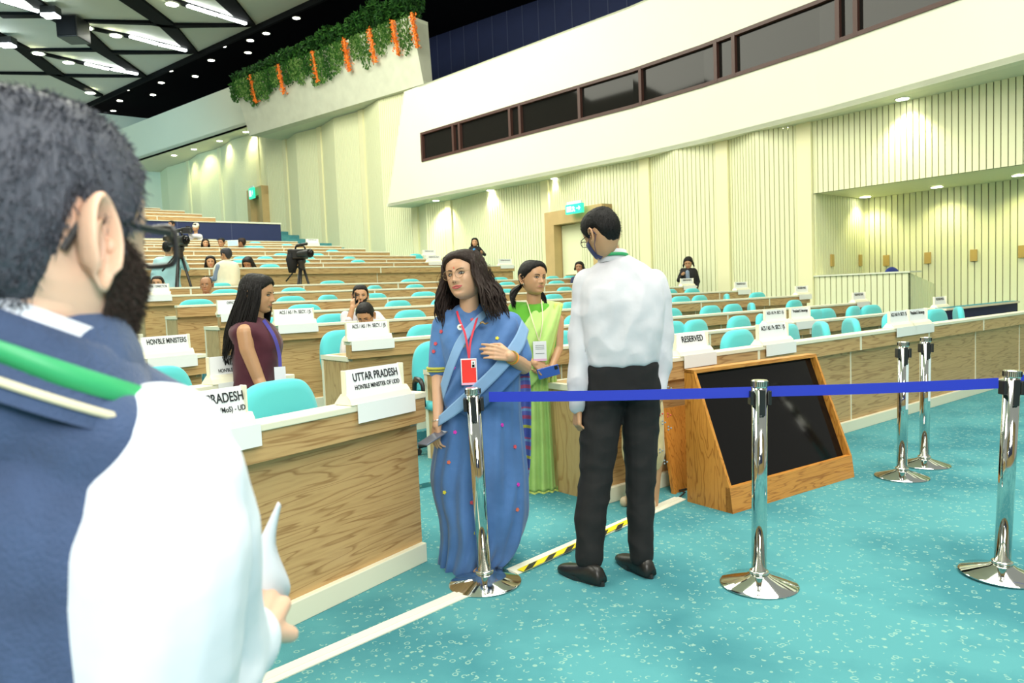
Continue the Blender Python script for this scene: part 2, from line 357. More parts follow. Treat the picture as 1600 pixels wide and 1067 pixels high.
# left cheek, cut at a slant
P0, P1 = BP[0], BP[1]
def seg_pt(t): return P0+(P1-P0)*t
tW = ((W0-P0).length)/((P1-P0).length) if False else (Vector((W0.x, W0.y, 0))-Vector((P0.x, P0.y, 0))).length/(P1-P0).length
tT = (Vector((tl.x, tl.y, 0))-Vector((P0.x, P0.y, 0))).length/(P1-P0).length
def Z(p, z): return Vector((p.x, p.y, z))
lin = lambda z: tT*(z-ZB0)/(ZB1-ZB0)
mb.prism([Z(seg_pt(0), ZB0), Z(seg_pt(tW), ZB0), Z(seg_pt(tW), ZB1), Z(seg_pt(tT), ZB1)], U*TH)
a = Z(seg_pt(tW), 0)
pts = [a]+BP[1:]
for p, q in zip(pts, pts[1:]):
    ring(p, q, ZB0, ZW0); ring(p, q, ZW1, ZB1)
gal = struct('wall_gallery', mb, M['white_paint'])
mb = MB()       # soffit and the gallery's slanted end
cor = [BP[0]]+BP[1:]
for p, q in zip(cor, cor[1:]):
    mb.prism([Z(p, ZB0+.002), Z(q, ZB0+.002), Z(back(q, 2.6), ZB0+.002), Z(back(p, 2.6), ZB0+.002)], (0, 0, .1))
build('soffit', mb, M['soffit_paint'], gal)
mb = MB(); mb.prism([Z(seg_pt(0), ZB0), Z(seg_pt(tT), ZB1), Z(back(seg_pt(tT), 2.6), ZB1), Z(back(seg_pt(0), 2.6), ZB0)], V*-.05+Vector((0, 0, -.0)))
build('end_cheek', mb, M['white_paint'], gal)
mb = MB()
for p, q in zip(pts, pts[1:]): mb.prism([Z(p, ZB1-.05), Z(q, ZB1-.05), Z(back(q, 3.5), ZB1-.05), Z(back(p, 3.5), ZB1-.05)], (0, 0, .05))
build('roof_slab', mb, M['white_paint'], gal)
# window strip: frames, mullions and dark panes
win = empty('window_1'); win['kind'] = 'structure'
fr = MB(); gl = MB()
for p, q in zip(pts, pts[1:]):
    for z0, z1 in ((ZW0-.02, ZW0+.06), (ZW1-.05, ZW1+.03)):
        ring(p-U*.03, q-U*.03, z0, z1, fr, .1)
    ring(back(p, .06), back(q, .06), ZW0, ZW1, gl, .03)
MULL = [658.5, 708, 718, 797.5, 813.5, 907, 1003, 1121, 1149, 1311, 1339]
for x in MULL:
    c = x_at(x, 0); e = (BP[3]-BP[2] if x < 990 else BP[5]-BP[4]).normalized()*.045; fr.hexa([Z(c-e-U*.035, ZW0), Z(c+e-U*.035, ZW0), Z(c+e+U*.09, ZW0), Z(c-e+U*.09, ZW0)], [Z(c-e-U*.035, ZW1), Z(c+e-U*.035, ZW1), Z(c+e+U*.09, ZW1), Z(c-e+U*.09, ZW1)])
build('window_frame', fr, M['bronze'], win); build('window_pane', gl, M['glass_dark'], win)
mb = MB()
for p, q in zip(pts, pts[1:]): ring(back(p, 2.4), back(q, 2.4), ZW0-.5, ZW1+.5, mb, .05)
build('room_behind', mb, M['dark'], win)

# ---------------------------------------------------------------- downlights
def downlight(p, r=.085, power=0, label='', group='', color=(1, .93, .55), ang=75, tgt=None):
    t = empty('downlight', p)
    build('trim_ring', MB().lathe([(r*1.25, .0), (r*1.25, -.012), (r, -.014), (r, .0)], 20), M['white_paint'], t)
    build('diffuser', MB().lathe([(r*.98, .0), (r*.98, -.016), (.001, -.016)], 20), M['lamp'], t)
    tag(t, label, 'ceiling light', group)
    if power: spot('downlight_beam', Vector(p)-Vector((0, 0, .05)), power, color, ang, .8, tgt)
    return t
for x, y in ((681, 313), (766, 297), (867, 278.5), (983, 258.5), (1096, 233), (1230, 199.5), (1410, 154)):
    p = onz(x, y, ZB0); wv = (p-C0).dot(V)
    downlight(p, .11, 150, 'round downlight set in the white gallery soffit over the side wall', 'downlights in the gallery soffit', ang=100, tgt=SW(11.25, wv, 3.0))
for x, y in ((1352, 307), (1464, 291.5), (1592, 273)):
    p = onz(x, y, 3.225); wv = (p-C0).dot(V)
    downlight(p, .11, 60, 'round downlight in the slatted ceiling of the booth recess', 'downlights in the booth ceiling', color=(1, .95, .5), ang=120, tgt=SW(13.2, wv, 1.6))

# ---------------------------------------------------------------- upper gallery: balcony band, planter, dark ceiling, navy wall
ZL0 = 9.8
L0 = onz(226, 246, ZL0); L1 = onz(386, 195, ZL0); L2 = L1+(L1-L0)*.6; L00 = L0-(L1-L0)*1.2
mb = MB()
mb.prism([L00, L2, L2+Vector((0, 0, 2.0)), L00+Vector((0, 0, 2.0))], U*.25)
lb = struct('wall_balcony', mb, M['white_paint'])
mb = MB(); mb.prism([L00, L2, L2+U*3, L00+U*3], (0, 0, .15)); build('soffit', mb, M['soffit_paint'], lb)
for x, y in ((272, 242.5), (303, 233), (343, 220), (384, 206)):
    p = onz(x, y, ZL0)
    downlight(p-Vector((0, 0, .0)), .14, 150, 'small round downlight in the far balcony soffit', 'downlights under the far balcony', ang=110, tgt=p+U*1.6-Vector((0, 0, 3)))
ZP0 = 8.9
K0 = onz(390, 212, ZP0); K1 = onz(633, 140, ZP0); KD = (K1-K0).normalized(); KN = Vector((KD.y, -KD.x, 0)); KN = KN if KN.dot(U) < 0 else -KN
top_out = .35; HP = 2.15
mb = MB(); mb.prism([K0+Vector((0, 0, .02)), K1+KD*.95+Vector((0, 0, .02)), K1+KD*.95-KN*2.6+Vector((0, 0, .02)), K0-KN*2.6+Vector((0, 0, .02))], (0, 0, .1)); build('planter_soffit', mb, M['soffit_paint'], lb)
pb = empty('planter_box', K0)
mb = MB(); O_ = K0
A0, A1 = K0-O_, K1+KD*.95-O_
b_ = [A0, A1, A1-KN*.45, A0-KN*.45]; t_ = [A0+KN*top_out-KD*.35+Vector((0, 0, HP)), A1+KN*top_out-KD*.1+Vector((0, 0, HP)), A1-KN*.45-KD*.1+Vector((0, 0, HP)), A0-KN*.45-KD*.35+Vector((0, 0, HP))]
mb.hexa(b_, t_); build('box', mb, M['planter'], pb)
mb = MB(); rim = [p+Vector((0, 0, .0)) for p in t_]; mb.prism([rim[0]+KN*.05, rim[1]+KN*.05, rim[2], rim[3]], (0, 0, .12)); build('rim', mb, M['white_paint'], pb)
tag(pb, 'long pale plaster planter box hanging from the balcony edge', 'planter')
PT0, PT1 = O_+t_[0]+Vector((0, 0, .12)), O_+t_[1]+Vector((0, 0, .12))
def leafy(name, n, c0, c1, spread, size, m, hang=0, seed=1, up=.5):
    rnd = random.Random(seed); mb = MB()
    for i in range(n):
        t = rnd.random(); c = c0+(c1-c0)*t+Vector((rnd.gauss(0, spread*.6), rnd.gauss(0, spread*.6), abs(rnd.gauss(0, up)) if not hang else -rnd.random()*hang))
        a = Vector((rnd.gauss(0, 1), rnd.gauss(0, 1), rnd.gauss(0, 1))).normalized(); b = a.orthogonal().normalized(); s = size*rnd.uniform(.6, 1.4)
        n_ = a.cross(b)*s*.12
        mb.poly([c-a*s, c-b*s*.35+n_, c+a*s, c+b*s*.35+n_])
    return build(name, mb, m)
pl_len = (PT1-PT0).length
shr = 13
for i in range(shr):
    t0 = (i+.5)/shr; c = PT0+(PT1-PT0)*t0-KN*.25; hgt = .55+1.15*(i/shr)**1.4*(.75+.25*math.sin(i*2.1)); hgt = min(hgt, 1.5)
    t = empty('ornamental_shrub', c); rnd = random.Random(i+40)
    for nm, cnt, mm, sp in (('dark_foliage', 520, M['leaf_dark'], .42), ('green_foliage', 320, M['leaf'], .45)):
        mb = MB()
        for _ in range(cnt):
            q = Vector((rnd.gauss(0, 1), rnd.gauss(0, 1), rnd.gauss(0, 1))).normalized()*rnd.random()**.4
            p = Vector((q.x*.62, q.y*.42, (q.z*.5+.42)*hgt)); s = rnd.uniform(.06, .13); a = Vector((rnd.gauss(0, 1), rnd.gauss(0, 1), rnd.gauss(0, 1))).normalized(); b = a.orthogonal().normalized()
            mb.poly([p-a*s, p-b*s*.4, p+a*s, p+b*s*.4+a.cross(b)*s*.1])
        build(nm, mb, mm, t)
    build('stem', MB().tube([(0, 0, -.3), (.02, 0, hgt*.5), (0, .03, hgt*.8)], [.03, .02, .008], 6), M['leaf_dark'], t)
    tag(t, 'bushy dark green shrub growing in the balcony planter', 'shrub', 'shrubs along the balcony planter')
ORX = [396, 440, 495, 545, 586, 622, 653]
def front_pt(px):
    d = ray(px, 80); p = PT0; e = PT1-PT0; det = d.x*-e.y+e.x*d.y; t = (p.x*-e.y+e.x*p.y)/det; return ((d.x*t-p.x)*e.x+(d.y*t-p.y)*e.y)/e.length_squared
orts = [front_pt(x) for x in ORX]
nv = 26
for i in range(nv):
    t0 = (i+.3)/nv; c = PT0+(PT1-PT0)*t0+KN*.12; rnd = random.Random(i+90); ln = rnd.uniform(.7, 1.3)
    if min(abs(t0-o) for o in orts) < .012: continue
    mb = MB()
    for k in range(330):
        st = rnd.randint(0, 6)/6-.5; p = Vector((0, 0, -rnd.random()*ln*(1-.35*abs(st)*2*rnd.random())))+KD*(st*.5+rnd.gauss(0, .025))+KN*(rnd.gauss(.05, .03)); p -= KN*(top_out*(-p.z)/HP)
        s = rnd.uniform(.035, .075); a = Vector((rnd.gauss(0, .5), rnd.gauss(0, .5), -1)).normalized(); b = a.orthogonal().normalized(); mb.mi = 0 if rnd.random() < .55 else 1
        mb.poly([p-a*s, p-b*s*.5, p+a*s, p+b*s*.5+KN*s*.1])
    o = build('trailing_vine', mb, [M['leaf'], M['leaf_light'] if i % 3 else M['leaf_dark']]); o.location = c
    tag(o, 'green vine trailing down the front of the balcony planter', 'vine', 'vines trailing from the balcony planter')
for i, t0 in enumerate(orts):
    c = PT0+(PT1-PT0)*t0+KN*.2; rnd = random.Random(i+200); mb = MB(); ln = 1.15
    for k in range(240):
        z = -rnd.random()*ln; q = Vector((rnd.gauss(0, .06), rnd.gauss(0, .06), 0)); p = Vector((q.x, q.y, z))-KN*(top_out*(-z)/HP)
        s = rnd.uniform(.03, .055); a = Vector((rnd.gauss(0, 1), rnd.gauss(0, 1), rnd.gauss(0, 1))).normalized(); b = a.orthogonal().normalized()
        mb.poly([p-a*s, p-b*s*.7, p+a*s, p+b*s*.7+a.cross(b)*s*.3])
    mb.tube([KN*.02, -KN*(top_out*ln/HP)+Vector((0, 0, -ln))], .045, 6)
    o = build('marigold_garland', mb, M['orange']); o.location = c
    tag(o, 'orange marigold garland hanging over the balcony planter front', 'garland', 'orange garlands on the balcony planter')
# dark ceiling over the gallery and the hall's own ceiling
ZC = 13.5
e0 = onz(120, 170, ZC); e1 = onz(160, 150, ZC); e2 = onz(395, 41, ZC); ed = (e2-e1).normalized(); EN = Vector((ed.y, -ed.x, 0)); EN = EN if EN.dot(U) > 0 else -EN
g0, g1 = e1-ed*14, e1+ed*44
mb = MB(); mb.prism([g0, g1, g1+EN*12, g0+EN*12], (0, 0, .2)); dk = struct('ceiling_gallery', mb, M['dark'])
mb = MB(); mb.prism([g0, g1, g1-EN*26, g0-EN*26], (0, 0, .2)); ceil = struct('ceiling', mb, M['ceiling'])
mb = MB(); mb.prism([g0, g1, g1+EN*.12, g0+EN*.12], (0, 0, -.25)); build('edge_beam', mb, M['beam'], ceil)
for x, y in ((391, 63), (348, 72), (387.5, 82), (330, 94), (305, 119), (265, 110), (252, 129), (239, 148), (197, 140), (187, 157), (177, 173), (463, 28), (416, 52)):
    downlight(onz(x, y, ZC-.01), .15, 0, 'bright round downlight in the black gallery ceiling', 'downlights in the black gallery ceiling')
def cstrip(pts, wpx, m, name, z=ZC-.12, th=.12):
    mb = MB()
    for (x0, y0, a0), (x1, y1, a1) in zip(pts, pts[1:]):
        p = onz(x0, y0, z); q = onz(x1, y1, z); d = (q-p).normalized(); n = Vector((-d.y, d.x, 0))
        mb.prism([p-n*a0, q-n*a1, q+n*a1, p+n*a0], (0, 0, th))
    return build(name, mb, m, ceil)
for pts in ([(200, -2, 0.422), (262, 42, 0.340), (302, 84, 0.218)], [(46, -2, 0.238), (80, 25, 0.272), (125, 50, 0.374), (160, 80, 0.340), (223, 121, 0.204)], [(-10, 54, 0.238), (37, 79, 0.306), (87, 117, 0.340), (156, 151, 0.204)], [(340, -12, 0.408), (391, 42, 0.238)],
            [(0, 26, 0.210), (72, 26, 0.180)], [(113, 35, 0.072), (236, 38, 0.132), (262, 42, 0.180), (388, 41.5, 0.072)], [(45, 80, 0.060), (155, 80, 0.132), (178, 84, 0.150), (300, 84, 0.072)], [(0, 116, 0.072), (87, 117, 0.120), (103, 120, 0.132), (222, 121, 0.060)],
            [(0, 3, 0.072), (62, 21, 0.072)], [(125, 43, 0.084), (203, 59, 0.120), (295, 82, 0.120)], [(250, -4, 0.120), (293, 10, 0.120), (388, 40, 0.120)], [(50, 82, 0.084), (132, 101, 0.120), (218, 119, 0.108)]):
    cstrip(pts, 0, M['beam'], 'ceiling_beam')
for pts in ([(3, 2.5, .07), (60, 19.5, .07)], [(203, 58.5, .08), (246, 70, .08)], [(249, 71, .08), (291, 80.5, .08)], [(293, 10.5, .08), (339, 25, .08)], [(342, 25.5, .08), (384, 38.5, .08)], [(133, 101, .07), (170, 109.5, .07)], [(174, 109.5, .07), (215, 117, .07)]):
    o = cstrip(pts, 0, M['tube'], 'tube_lamp', ZC-.2, .08); o.parent = None; o.name = 'tube_light'; tag(o, 'slim white tube light along a black beam of the hall ceiling', 'ceiling light', 'tube lights in the hall ceiling')
for x, y in ((269, 6.5), (135, 43.5), (181, 55.5), (60, 83.5), (107, 97.5), (141, 145)):
    downlight(onz(x, y, ZC-.22), .24, 0, 'oval downlight on a black beam of the hall ceiling', 'downlights on the ceiling beams')
for i, (x, y) in enumerate(((80, 26), (12, 72))):
    p = onz(x, y, ZC-.5); t = empty('floodlight', p)
    build('housing', MB().box(-.3, .3, -.2, .2, .05, .35), M['black_plastic'], t); build('lens', MB().box(-.27, .27, -.24, .17, -.02, .06), M['flood'], t)
    tag(t, ('glaring white floodlight on the ceiling next to the black speaker box', 'glaring white floodlight at the left edge of the ceiling')[i], 'light')
p = onz(115, 50, ZC-.6); t = empty('speaker_box', p); build('cabinet', MB().box(-.42, .42, -.5, .5, -.35, .5), M['black_plastic'], t, bevel=.03); build('bracket', MB().box(-.04, .04, -.04, .04, .5, .7), M['beam'], t)
build('grille', MB().box(-.38, .38, -.53, -.49, -.3, .45), M['beam'], t)
tag(t, 'black speaker box hanging from the hall ceiling beam', 'speaker')
# hall wall behind the photographer
mb = MB(); mb.box(-14, 20, -9.2, -9, 0, 12); sw = struct('wall_front', mb, M['door_wood'])
build('screen', MB().box(-5, 7, -9.0, -8.95, 2.5, 8), M['navy'], sw)
# navy gallery wall
mb = MB(); sm = MB()
n0 = e1-ed*10+EN*6.5; n1 = e1+ed*40+EN*6.5
mb.prism([Z(n0, 8.0), Z(n1, 8.0), Z(n1, ZC), Z(n0, ZC)], EN*.2)
for k in range(60):
    c = n0+(n1-n0)*(k/60); sm.box(-.02, .02, -.02, .02, 8.0, ZC) if False else sm.prism([Z(c-EN*.02, 8), Z(c-EN*.02+ed*.035, 8), Z(c+ed*.035, 8), Z(c, 8)], (0, 0, ZC-8))
nv_ = struct('wall_navy', mb, M['navy']); build('seam', sm, M['navy_seam'], nv_)

# ---------------------------------------------------------------- navy half wall and the upper rows behind it
wn = 18.3*PITCH_R
s0, s1 = -6, s_on(438, wn, py=345)
hw = empty('half_wall', SW(s1, wn, 2.8)); hw.rotation_euler = (0, 0, PI/2-HD)
ln = s1-s0
build('panel', MB().box(-ln, 0, 0, .15, 0, 1.68), M['navy'], hw)
build('capping', MB().box(-ln, .02, -.03, .18, 1.68, 1.74), M['white_paint'], hw)
mb = MB(); [mb.box(-x-.01, -x+.01, -.008, 0, 0, 1.66) for x in (1.9, 3.8, 5.7, 7.6, 9.5, 11.4)]; build('seam', mb, M['navy_seam'], hw)
tag(hw, 'navy panelled half wall with a white cap behind the rear rows', 'wall panel')

# ---------------------------------------------------------------- side doors
def frame_prism(mb, s, w0, w1, z0, z1, d0, d1):
    mb.hexa([SW(s+d0, w0, z0), SW(s+d0, w1, z0), SW(s+d1, w1, z0), SW(s+d1, w0, z0)], [SW(s+d0, w0, z1), SW(s+d0, w1, z1), SW(s+d1, w1, z1), SW(s+d1, w0, z1)])
def door(name, sw, w0, w1, z0, z1, fr_w=.38, leaf_m='slat'):
    d = empty(name); d['kind'] = 'structure'
    mb = MB(); frame_prism(mb, sw, w0, w0+fr_w, z0, z1, -.45, .1); frame_prism(mb, sw, w1-fr_w, w1, z0, z1, -.45, .1); frame_prism(mb, sw, w0, w1, z1-fr_w, z1, -.451, .1)
    build('door_frame', mb, M['door_wood'], d)
    a, b = w0+fr_w, w1-fr_w; mid = (a+b)/2
    for p, q in ((a+.02, mid-.01), (mid+.01, b-.02)):
        mb = MB(); frame_prism(mb, sw, p, q, z0, z1-fr_w-.02, -.16, -.1); o = build('door_leaf', mb, M[leaf_m], d)
        mb = MB(); frame_prism(mb, sw, p+.15, q-.15, z0+1.0, z0+1.04, -.21, -.165); build('push_bar', mb, M['steel'], o)
    return d
ws = 11.3
dr = door('door_1', ws-.1, w_on(964, ws), w_on(853, ws-.5), .84, 3.68)
wd = w_at(416); dr2 = door('door_2', wall_s(wd)-.1, wd-1.0, wd+1.0, 3.4, 7.0, .4, 'door_wood')
def exit_sign(p, wd_, h_, label):
    t = empty('exit_sign', p, PI/2-HD-PI/2)
    build('body', MB().box(-wd_/2, wd_/2, -.05, .05, 0, h_), M['exit'], t)
    mb = MB()      # running figure, doorway and arrow
    k = wd_/1.0
    mb.box(-.42*k, -.12*k, -.056, -.05, h_*.2, h_*.8); mb.tube([(-.0*k, -.054, h_*.75), (.02*k, -.054, h_*.45), (.1*k, -.054, h_*.2)], .02, 6); mb.tube([(.02*k, -.054, h_*.45), (-.06*k, -.054, h_*.2)], .018, 6); mb.tube([(-.06*k, -.054, h_*.6), (.08*k, -.054, h_*.6)], .015, 6)
    mb.tube([(.2*k, -.054, h_*.5), (.42*k, -.054, h_*.5)], .015, 6); mb.tube([(.34*k, -.054, h_*.7), (.42*k, -.054, h_*.5), (.34*k, -.054, h_*.3)], .013, 6)
    build('pictogram', mb, M['exit_white'], t); build('hanger', MB().box(-wd_*.45, wd_*.45, -.03, .03, h_, h_+.08), M['board'], t)
    tag(t, label, 'exit sign')
exit_sign(SW(ws-.75, w_on(905, ws-.6), 3.50), .62, .25, 'lit green exit sign above the double door in the slatted wall')
exit_sign(SW(wall_s(wd)-.75, wd-.3, 6.45), .6, .5, 'small green exit sign over the far side door')

# wooden plates on the booth's boards
for x in (1297, 1341):
    s_ = s_on(x, WB, py=407); p = SW(s_, WB-.05, 0); p.z = H+(0+ (ray(x, 407).z/ray(x, 407).y)*p.y)
    o = build('wall_plate', MB().box(-.055, .055, -.02, .02, -.13, .13), M['brass'], loc=p, rot=PI/2-HD+0*PI, bevel=.006); tag(o, 'brass coloured plate on the side boards of the booth recess', 'plate', 'plates on the side of the booth recess')
for x, y in ((1385, 407), (1450, 403), (1522, 399), (1598, 393)):
    w_ = w_on(x, 13.42); p = SW(13.40, w_, 0); p.z = H+ray(x, y).z/ray(x, y).y*p.y
    o = build('wall_plate', MB().box(-.065, .065, -.02, .02, -.12, .12), M['brass'], loc=p, rot=-HD, bevel=.006); tag(o, 'brass coloured plate on the back boards of the booth recess', 'plate', 'plates on the back of the booth recess')
# booth counter
wc = w_on(1420, 11.3)
ct = empty('slatted_counter', SW(11.3, WB, 0))
mb = MB(); o_ = SW(11.3, WB, 0)
def L(s, w, z): return SW(s, w, z)-o_
boards(mb, L(11.3, WB, 0), L(11.3, wc, 0), 0, 1.50, nrm=-U, pitch=.115)
build('front_boards', mb, M['slat'], ct)
mb = MB(); mb.hexa([L(11.3, WB, 0), L(11.3, wc, 0), L(11.36, wc, 0), L(11.36, WB, 0)], [L(11.3, WB, 1.49), L(11.3, wc, 1.49), L(11.36, wc, 1.49), L(11.36, WB, 1.49)]); build('backing', mb, M['slat_gap'], ct)
mb = MB(); n = 14
for i in range(n):
    a = 11.3+1.15*i/n; b = 11.3+1.15*(i+.84)/n; za = 1.5-.24*i/n; zb = 1.5-.24*(i+.84)/n
    mb.hexa([L(a, wc, 0), L(b, wc, 0), L(b, wc+.03, 0), L(a, wc+.03, 0)], [L(a, wc, za), L(b, wc, zb), L(b, wc+.03, zb), L(a, wc+.03, za)])
build('side_boards', mb, M['slat'], ct)
mb = MB(); mb.hexa([L(11.24, WB, 1.5), L(11.24, wc-.04, 1.5), L(11.75, wc-.04, 1.5), L(11.75, WB, 1.5)], [L(11.24, WB, 1.53), L(11.24, wc-.04, 1.53), L(11.75, wc-.04, 1.53), L(11.75, WB, 1.53)]); build('counter_top', mb, M['white_paint'], ct)
tag(ct, 'cream slatted counter closing the booth recess in the right wall', 'counter')
p = SW(12.2, w_on(1393, 12.2), 0)
ch = empty('high_chair', p, .4); build('backrest', MB().ell((0, 0, 1.42), (.23, .07, .22), 20, 12), M['blue_fabric'], ch, smooth=True); build('seat', MB().ell((0, -.2, 1.0), (.24, .24, .06), 20, 8), M['blue_fabric'], ch, smooth=True); build('pedestal', MB().lathe([(.25, 0), (.25, .03), (.03, .06), (.03, 1.0)], 16), M['black_plastic'], ch)
tag(ch, 'dark blue rounded chair back rising above the slatted booth counter', 'chair')
# ---------------------------------------------------------------- desks
ORD = ['front', 'second', 'third', 'fourth', 'fifth', 'sixth', 'seventh', 'eighth', 'ninth']
def desk(org, ang, x0, x1, zf, zt, label, joints=(), left_end=True, right_end=True, ext=0.0, end_off=0.0):
    """desk run: local x along the row, local y away from the stage; zf floor, zt top"""
    t = empty('desk_row', (org.x, org.y, zf)); t.rotation_euler = (0, 0, PI/2-ang)
    h = zt-zf; lo = -ext
    build('skirting', MB().box(x0-.01, x1, -.012, .03, lo, .10), M['cream'], t, bevel=.004)
    build('front_panel', MB().box(x0+.004, x1, .02, .05, lo+.1, h-.14), M['desk_wood'], t)
    build('fascia', MB().box(x0, x1, -.045, -.005, h-.155, h-.028), M['desk_wood'], t)
    build('parapet_cap', MB().box(x0-.006, x1+.006, -.055, .085, h-.03, h), M['cream'], t, bevel=.004)
    if left_end or right_end:
        for e in ((0,) if left_end else ())+((1,) if right_end else ()): build('parapet_end', MB().box(*((x0-.004, x0+.03) if e == 0 else (x1-.03, x1+.004)), -.03, .05, h-.155, h-.03), M['desk_wood_v'], t)
    if joints:
        for j in joints: build('fascia_joint', MB().box(j-.014, j+.014, -.05, -.04, h-.155, h-.03), M['cream'], t); build('panel_joint', MB().box(j-.075, j-.063, .012, .022, .1, h-.155), M['cream'], t)
    build('worktop', MB().box(x0+.01-end_off, x1, .05, .56, h-.175, h-.145), M['desk_wood'], t)
    build('worktop_edge', MB().box(x0-.01-end_off, x1, .555, .585, h-.18, h-.14), M['cream'], t)
    for side, on in ((0, left_end), (1, right_end)):
        if not on: continue
        xa, xb = (x0-end_off, x0+.035-end_off) if side == 0 else (x1-.035, x1)
        e = build('end_panel', MB().box(xa, xb, .06, .55, 0, h-.175), M['desk_wood_v'], t)
        m2 = MB(); m2.box(xa-.006, xb+.006, .545, .585, 0, h-.14); m2.box(xa-.012, xb+.006, .02, .585, h-.18, h-.14)
        build('edge_strip', m2, M['cream'], e)
    tag(t, label, 'desk'); return t
desks = []
ends_r = [11.6, s_on(1478, PITCH_R, py=482), s_on(1356, 2*PITCH_R, py=471), s_on(1262, 3*PITCH_R, py=462), s_on(1167, 4*PITCH_R, py=452), s_on(1086, 5*PITCH_R, py=446), 9.7, 9.5]
ends_l = [0.0, -.12, -.42, -.54, -.70, -.81, -.9, -1.0]
for k in range(8):
    js = [ends_l[k]+1.95*(j+1)-(.15 if k == 0 else .6*(k % 2)+.25) for j in range(6)]
    if k == 0: js = [s_on(1177, 0, py=540), s_on(1337, 0, py=525), s_on(1444, 0, py=510), s_on(1530, 0, py=500), s_on(1598, 0, py=490)]
    js = [j for j in js if ends_l[k]+.3 < j < ends_r[k]-.2]
    desk(C0+V*PITCH_R*k, HD, ends_l[k], ends_r[k], FL[k], ZT[k], '%s row of wood veneer desks with cream edges in the centre block' % ORD[k], js, ext=.13 if k else 0)
# left block
EL = [E0+AD*1.356*k for k in range(6)]
for k in range(5):
    desk(EL[k], HL, -6.2 if k else -4.2, 0, FL[k], ZT[k], '%s row of the wood veneer desks left of the left aisle' % ORD[k], [] if k == 0 else [-2.2, -4.2], left_end=False, ext=.13 if k else 0)
# second block, up behind the cross aisle
er2 = [9.17, 9.05, 8.9, 8.58, 8.45, 8.3, 8.1, 7.9, 7.66]
er2[0] = s_on(802, 9*PITCH_R, py=414)
for k in range(9):
    kk = 9+k; js = [er2[k]-.15-1.95*j-(.7 if k % 2 else 0) for j in range(1, 7)]; x0 = -3.6
    if k in (7, 8): x0 = [0, 0, 0, 0, 0, 0, 0, -3.0, 2.0][k]-1
    desk(C0+V*PITCH_R*kk, HD, x0, er2[k], FL2[k], ZT2[k], '%s row of the raised desks behind the cross aisle' % ORD[k], [j for j in js if j > x0+.3], left_end=False, ext=.46 if k == 0 else .2)
# rows above the navy half wall
for i, (px, py) in enumerate(((336, 340), (315, 334.5), (288, 329.5), (250, 325))):
    w_ = 24.9+1.3*i; s_ = s_on(px, w_, py=py); d = ray(px, py); p = SW(s_, w_); z = H+d.z/d.y*p.y
    desk(C0+V*w_, HD, s_-9, s_, z-.89, z, '%s desk row on the gallery above the navy half wall' % ORD[i], [s_-2, s_-4], left_end=False, ext=.3)
# navy barrier at the far right between the first two rows
bw = .86*PITCH_R; b0 = s_on(1470, bw, py=490); b1 = s_on(1583, bw, py=490)
t = empty('barrier_box', C0+V*bw); t.rotation_euler = (0, 0, PI/2-HD)
build('side', MB().box(b0, b1, -.06, .10, 0, .90), M['navy'], t); build('capping', MB().box(b0-.03, b1+.03, -.09, .11, .90, .93), M['cream'], t); build('top_mat', MB().box(b0+.02, b1-.02, -.07, .09, .93, .937), M['carpet'], t)
tag(t, 'low navy barrier box with carpeted top at the right end of the second desk row', 'barrier')

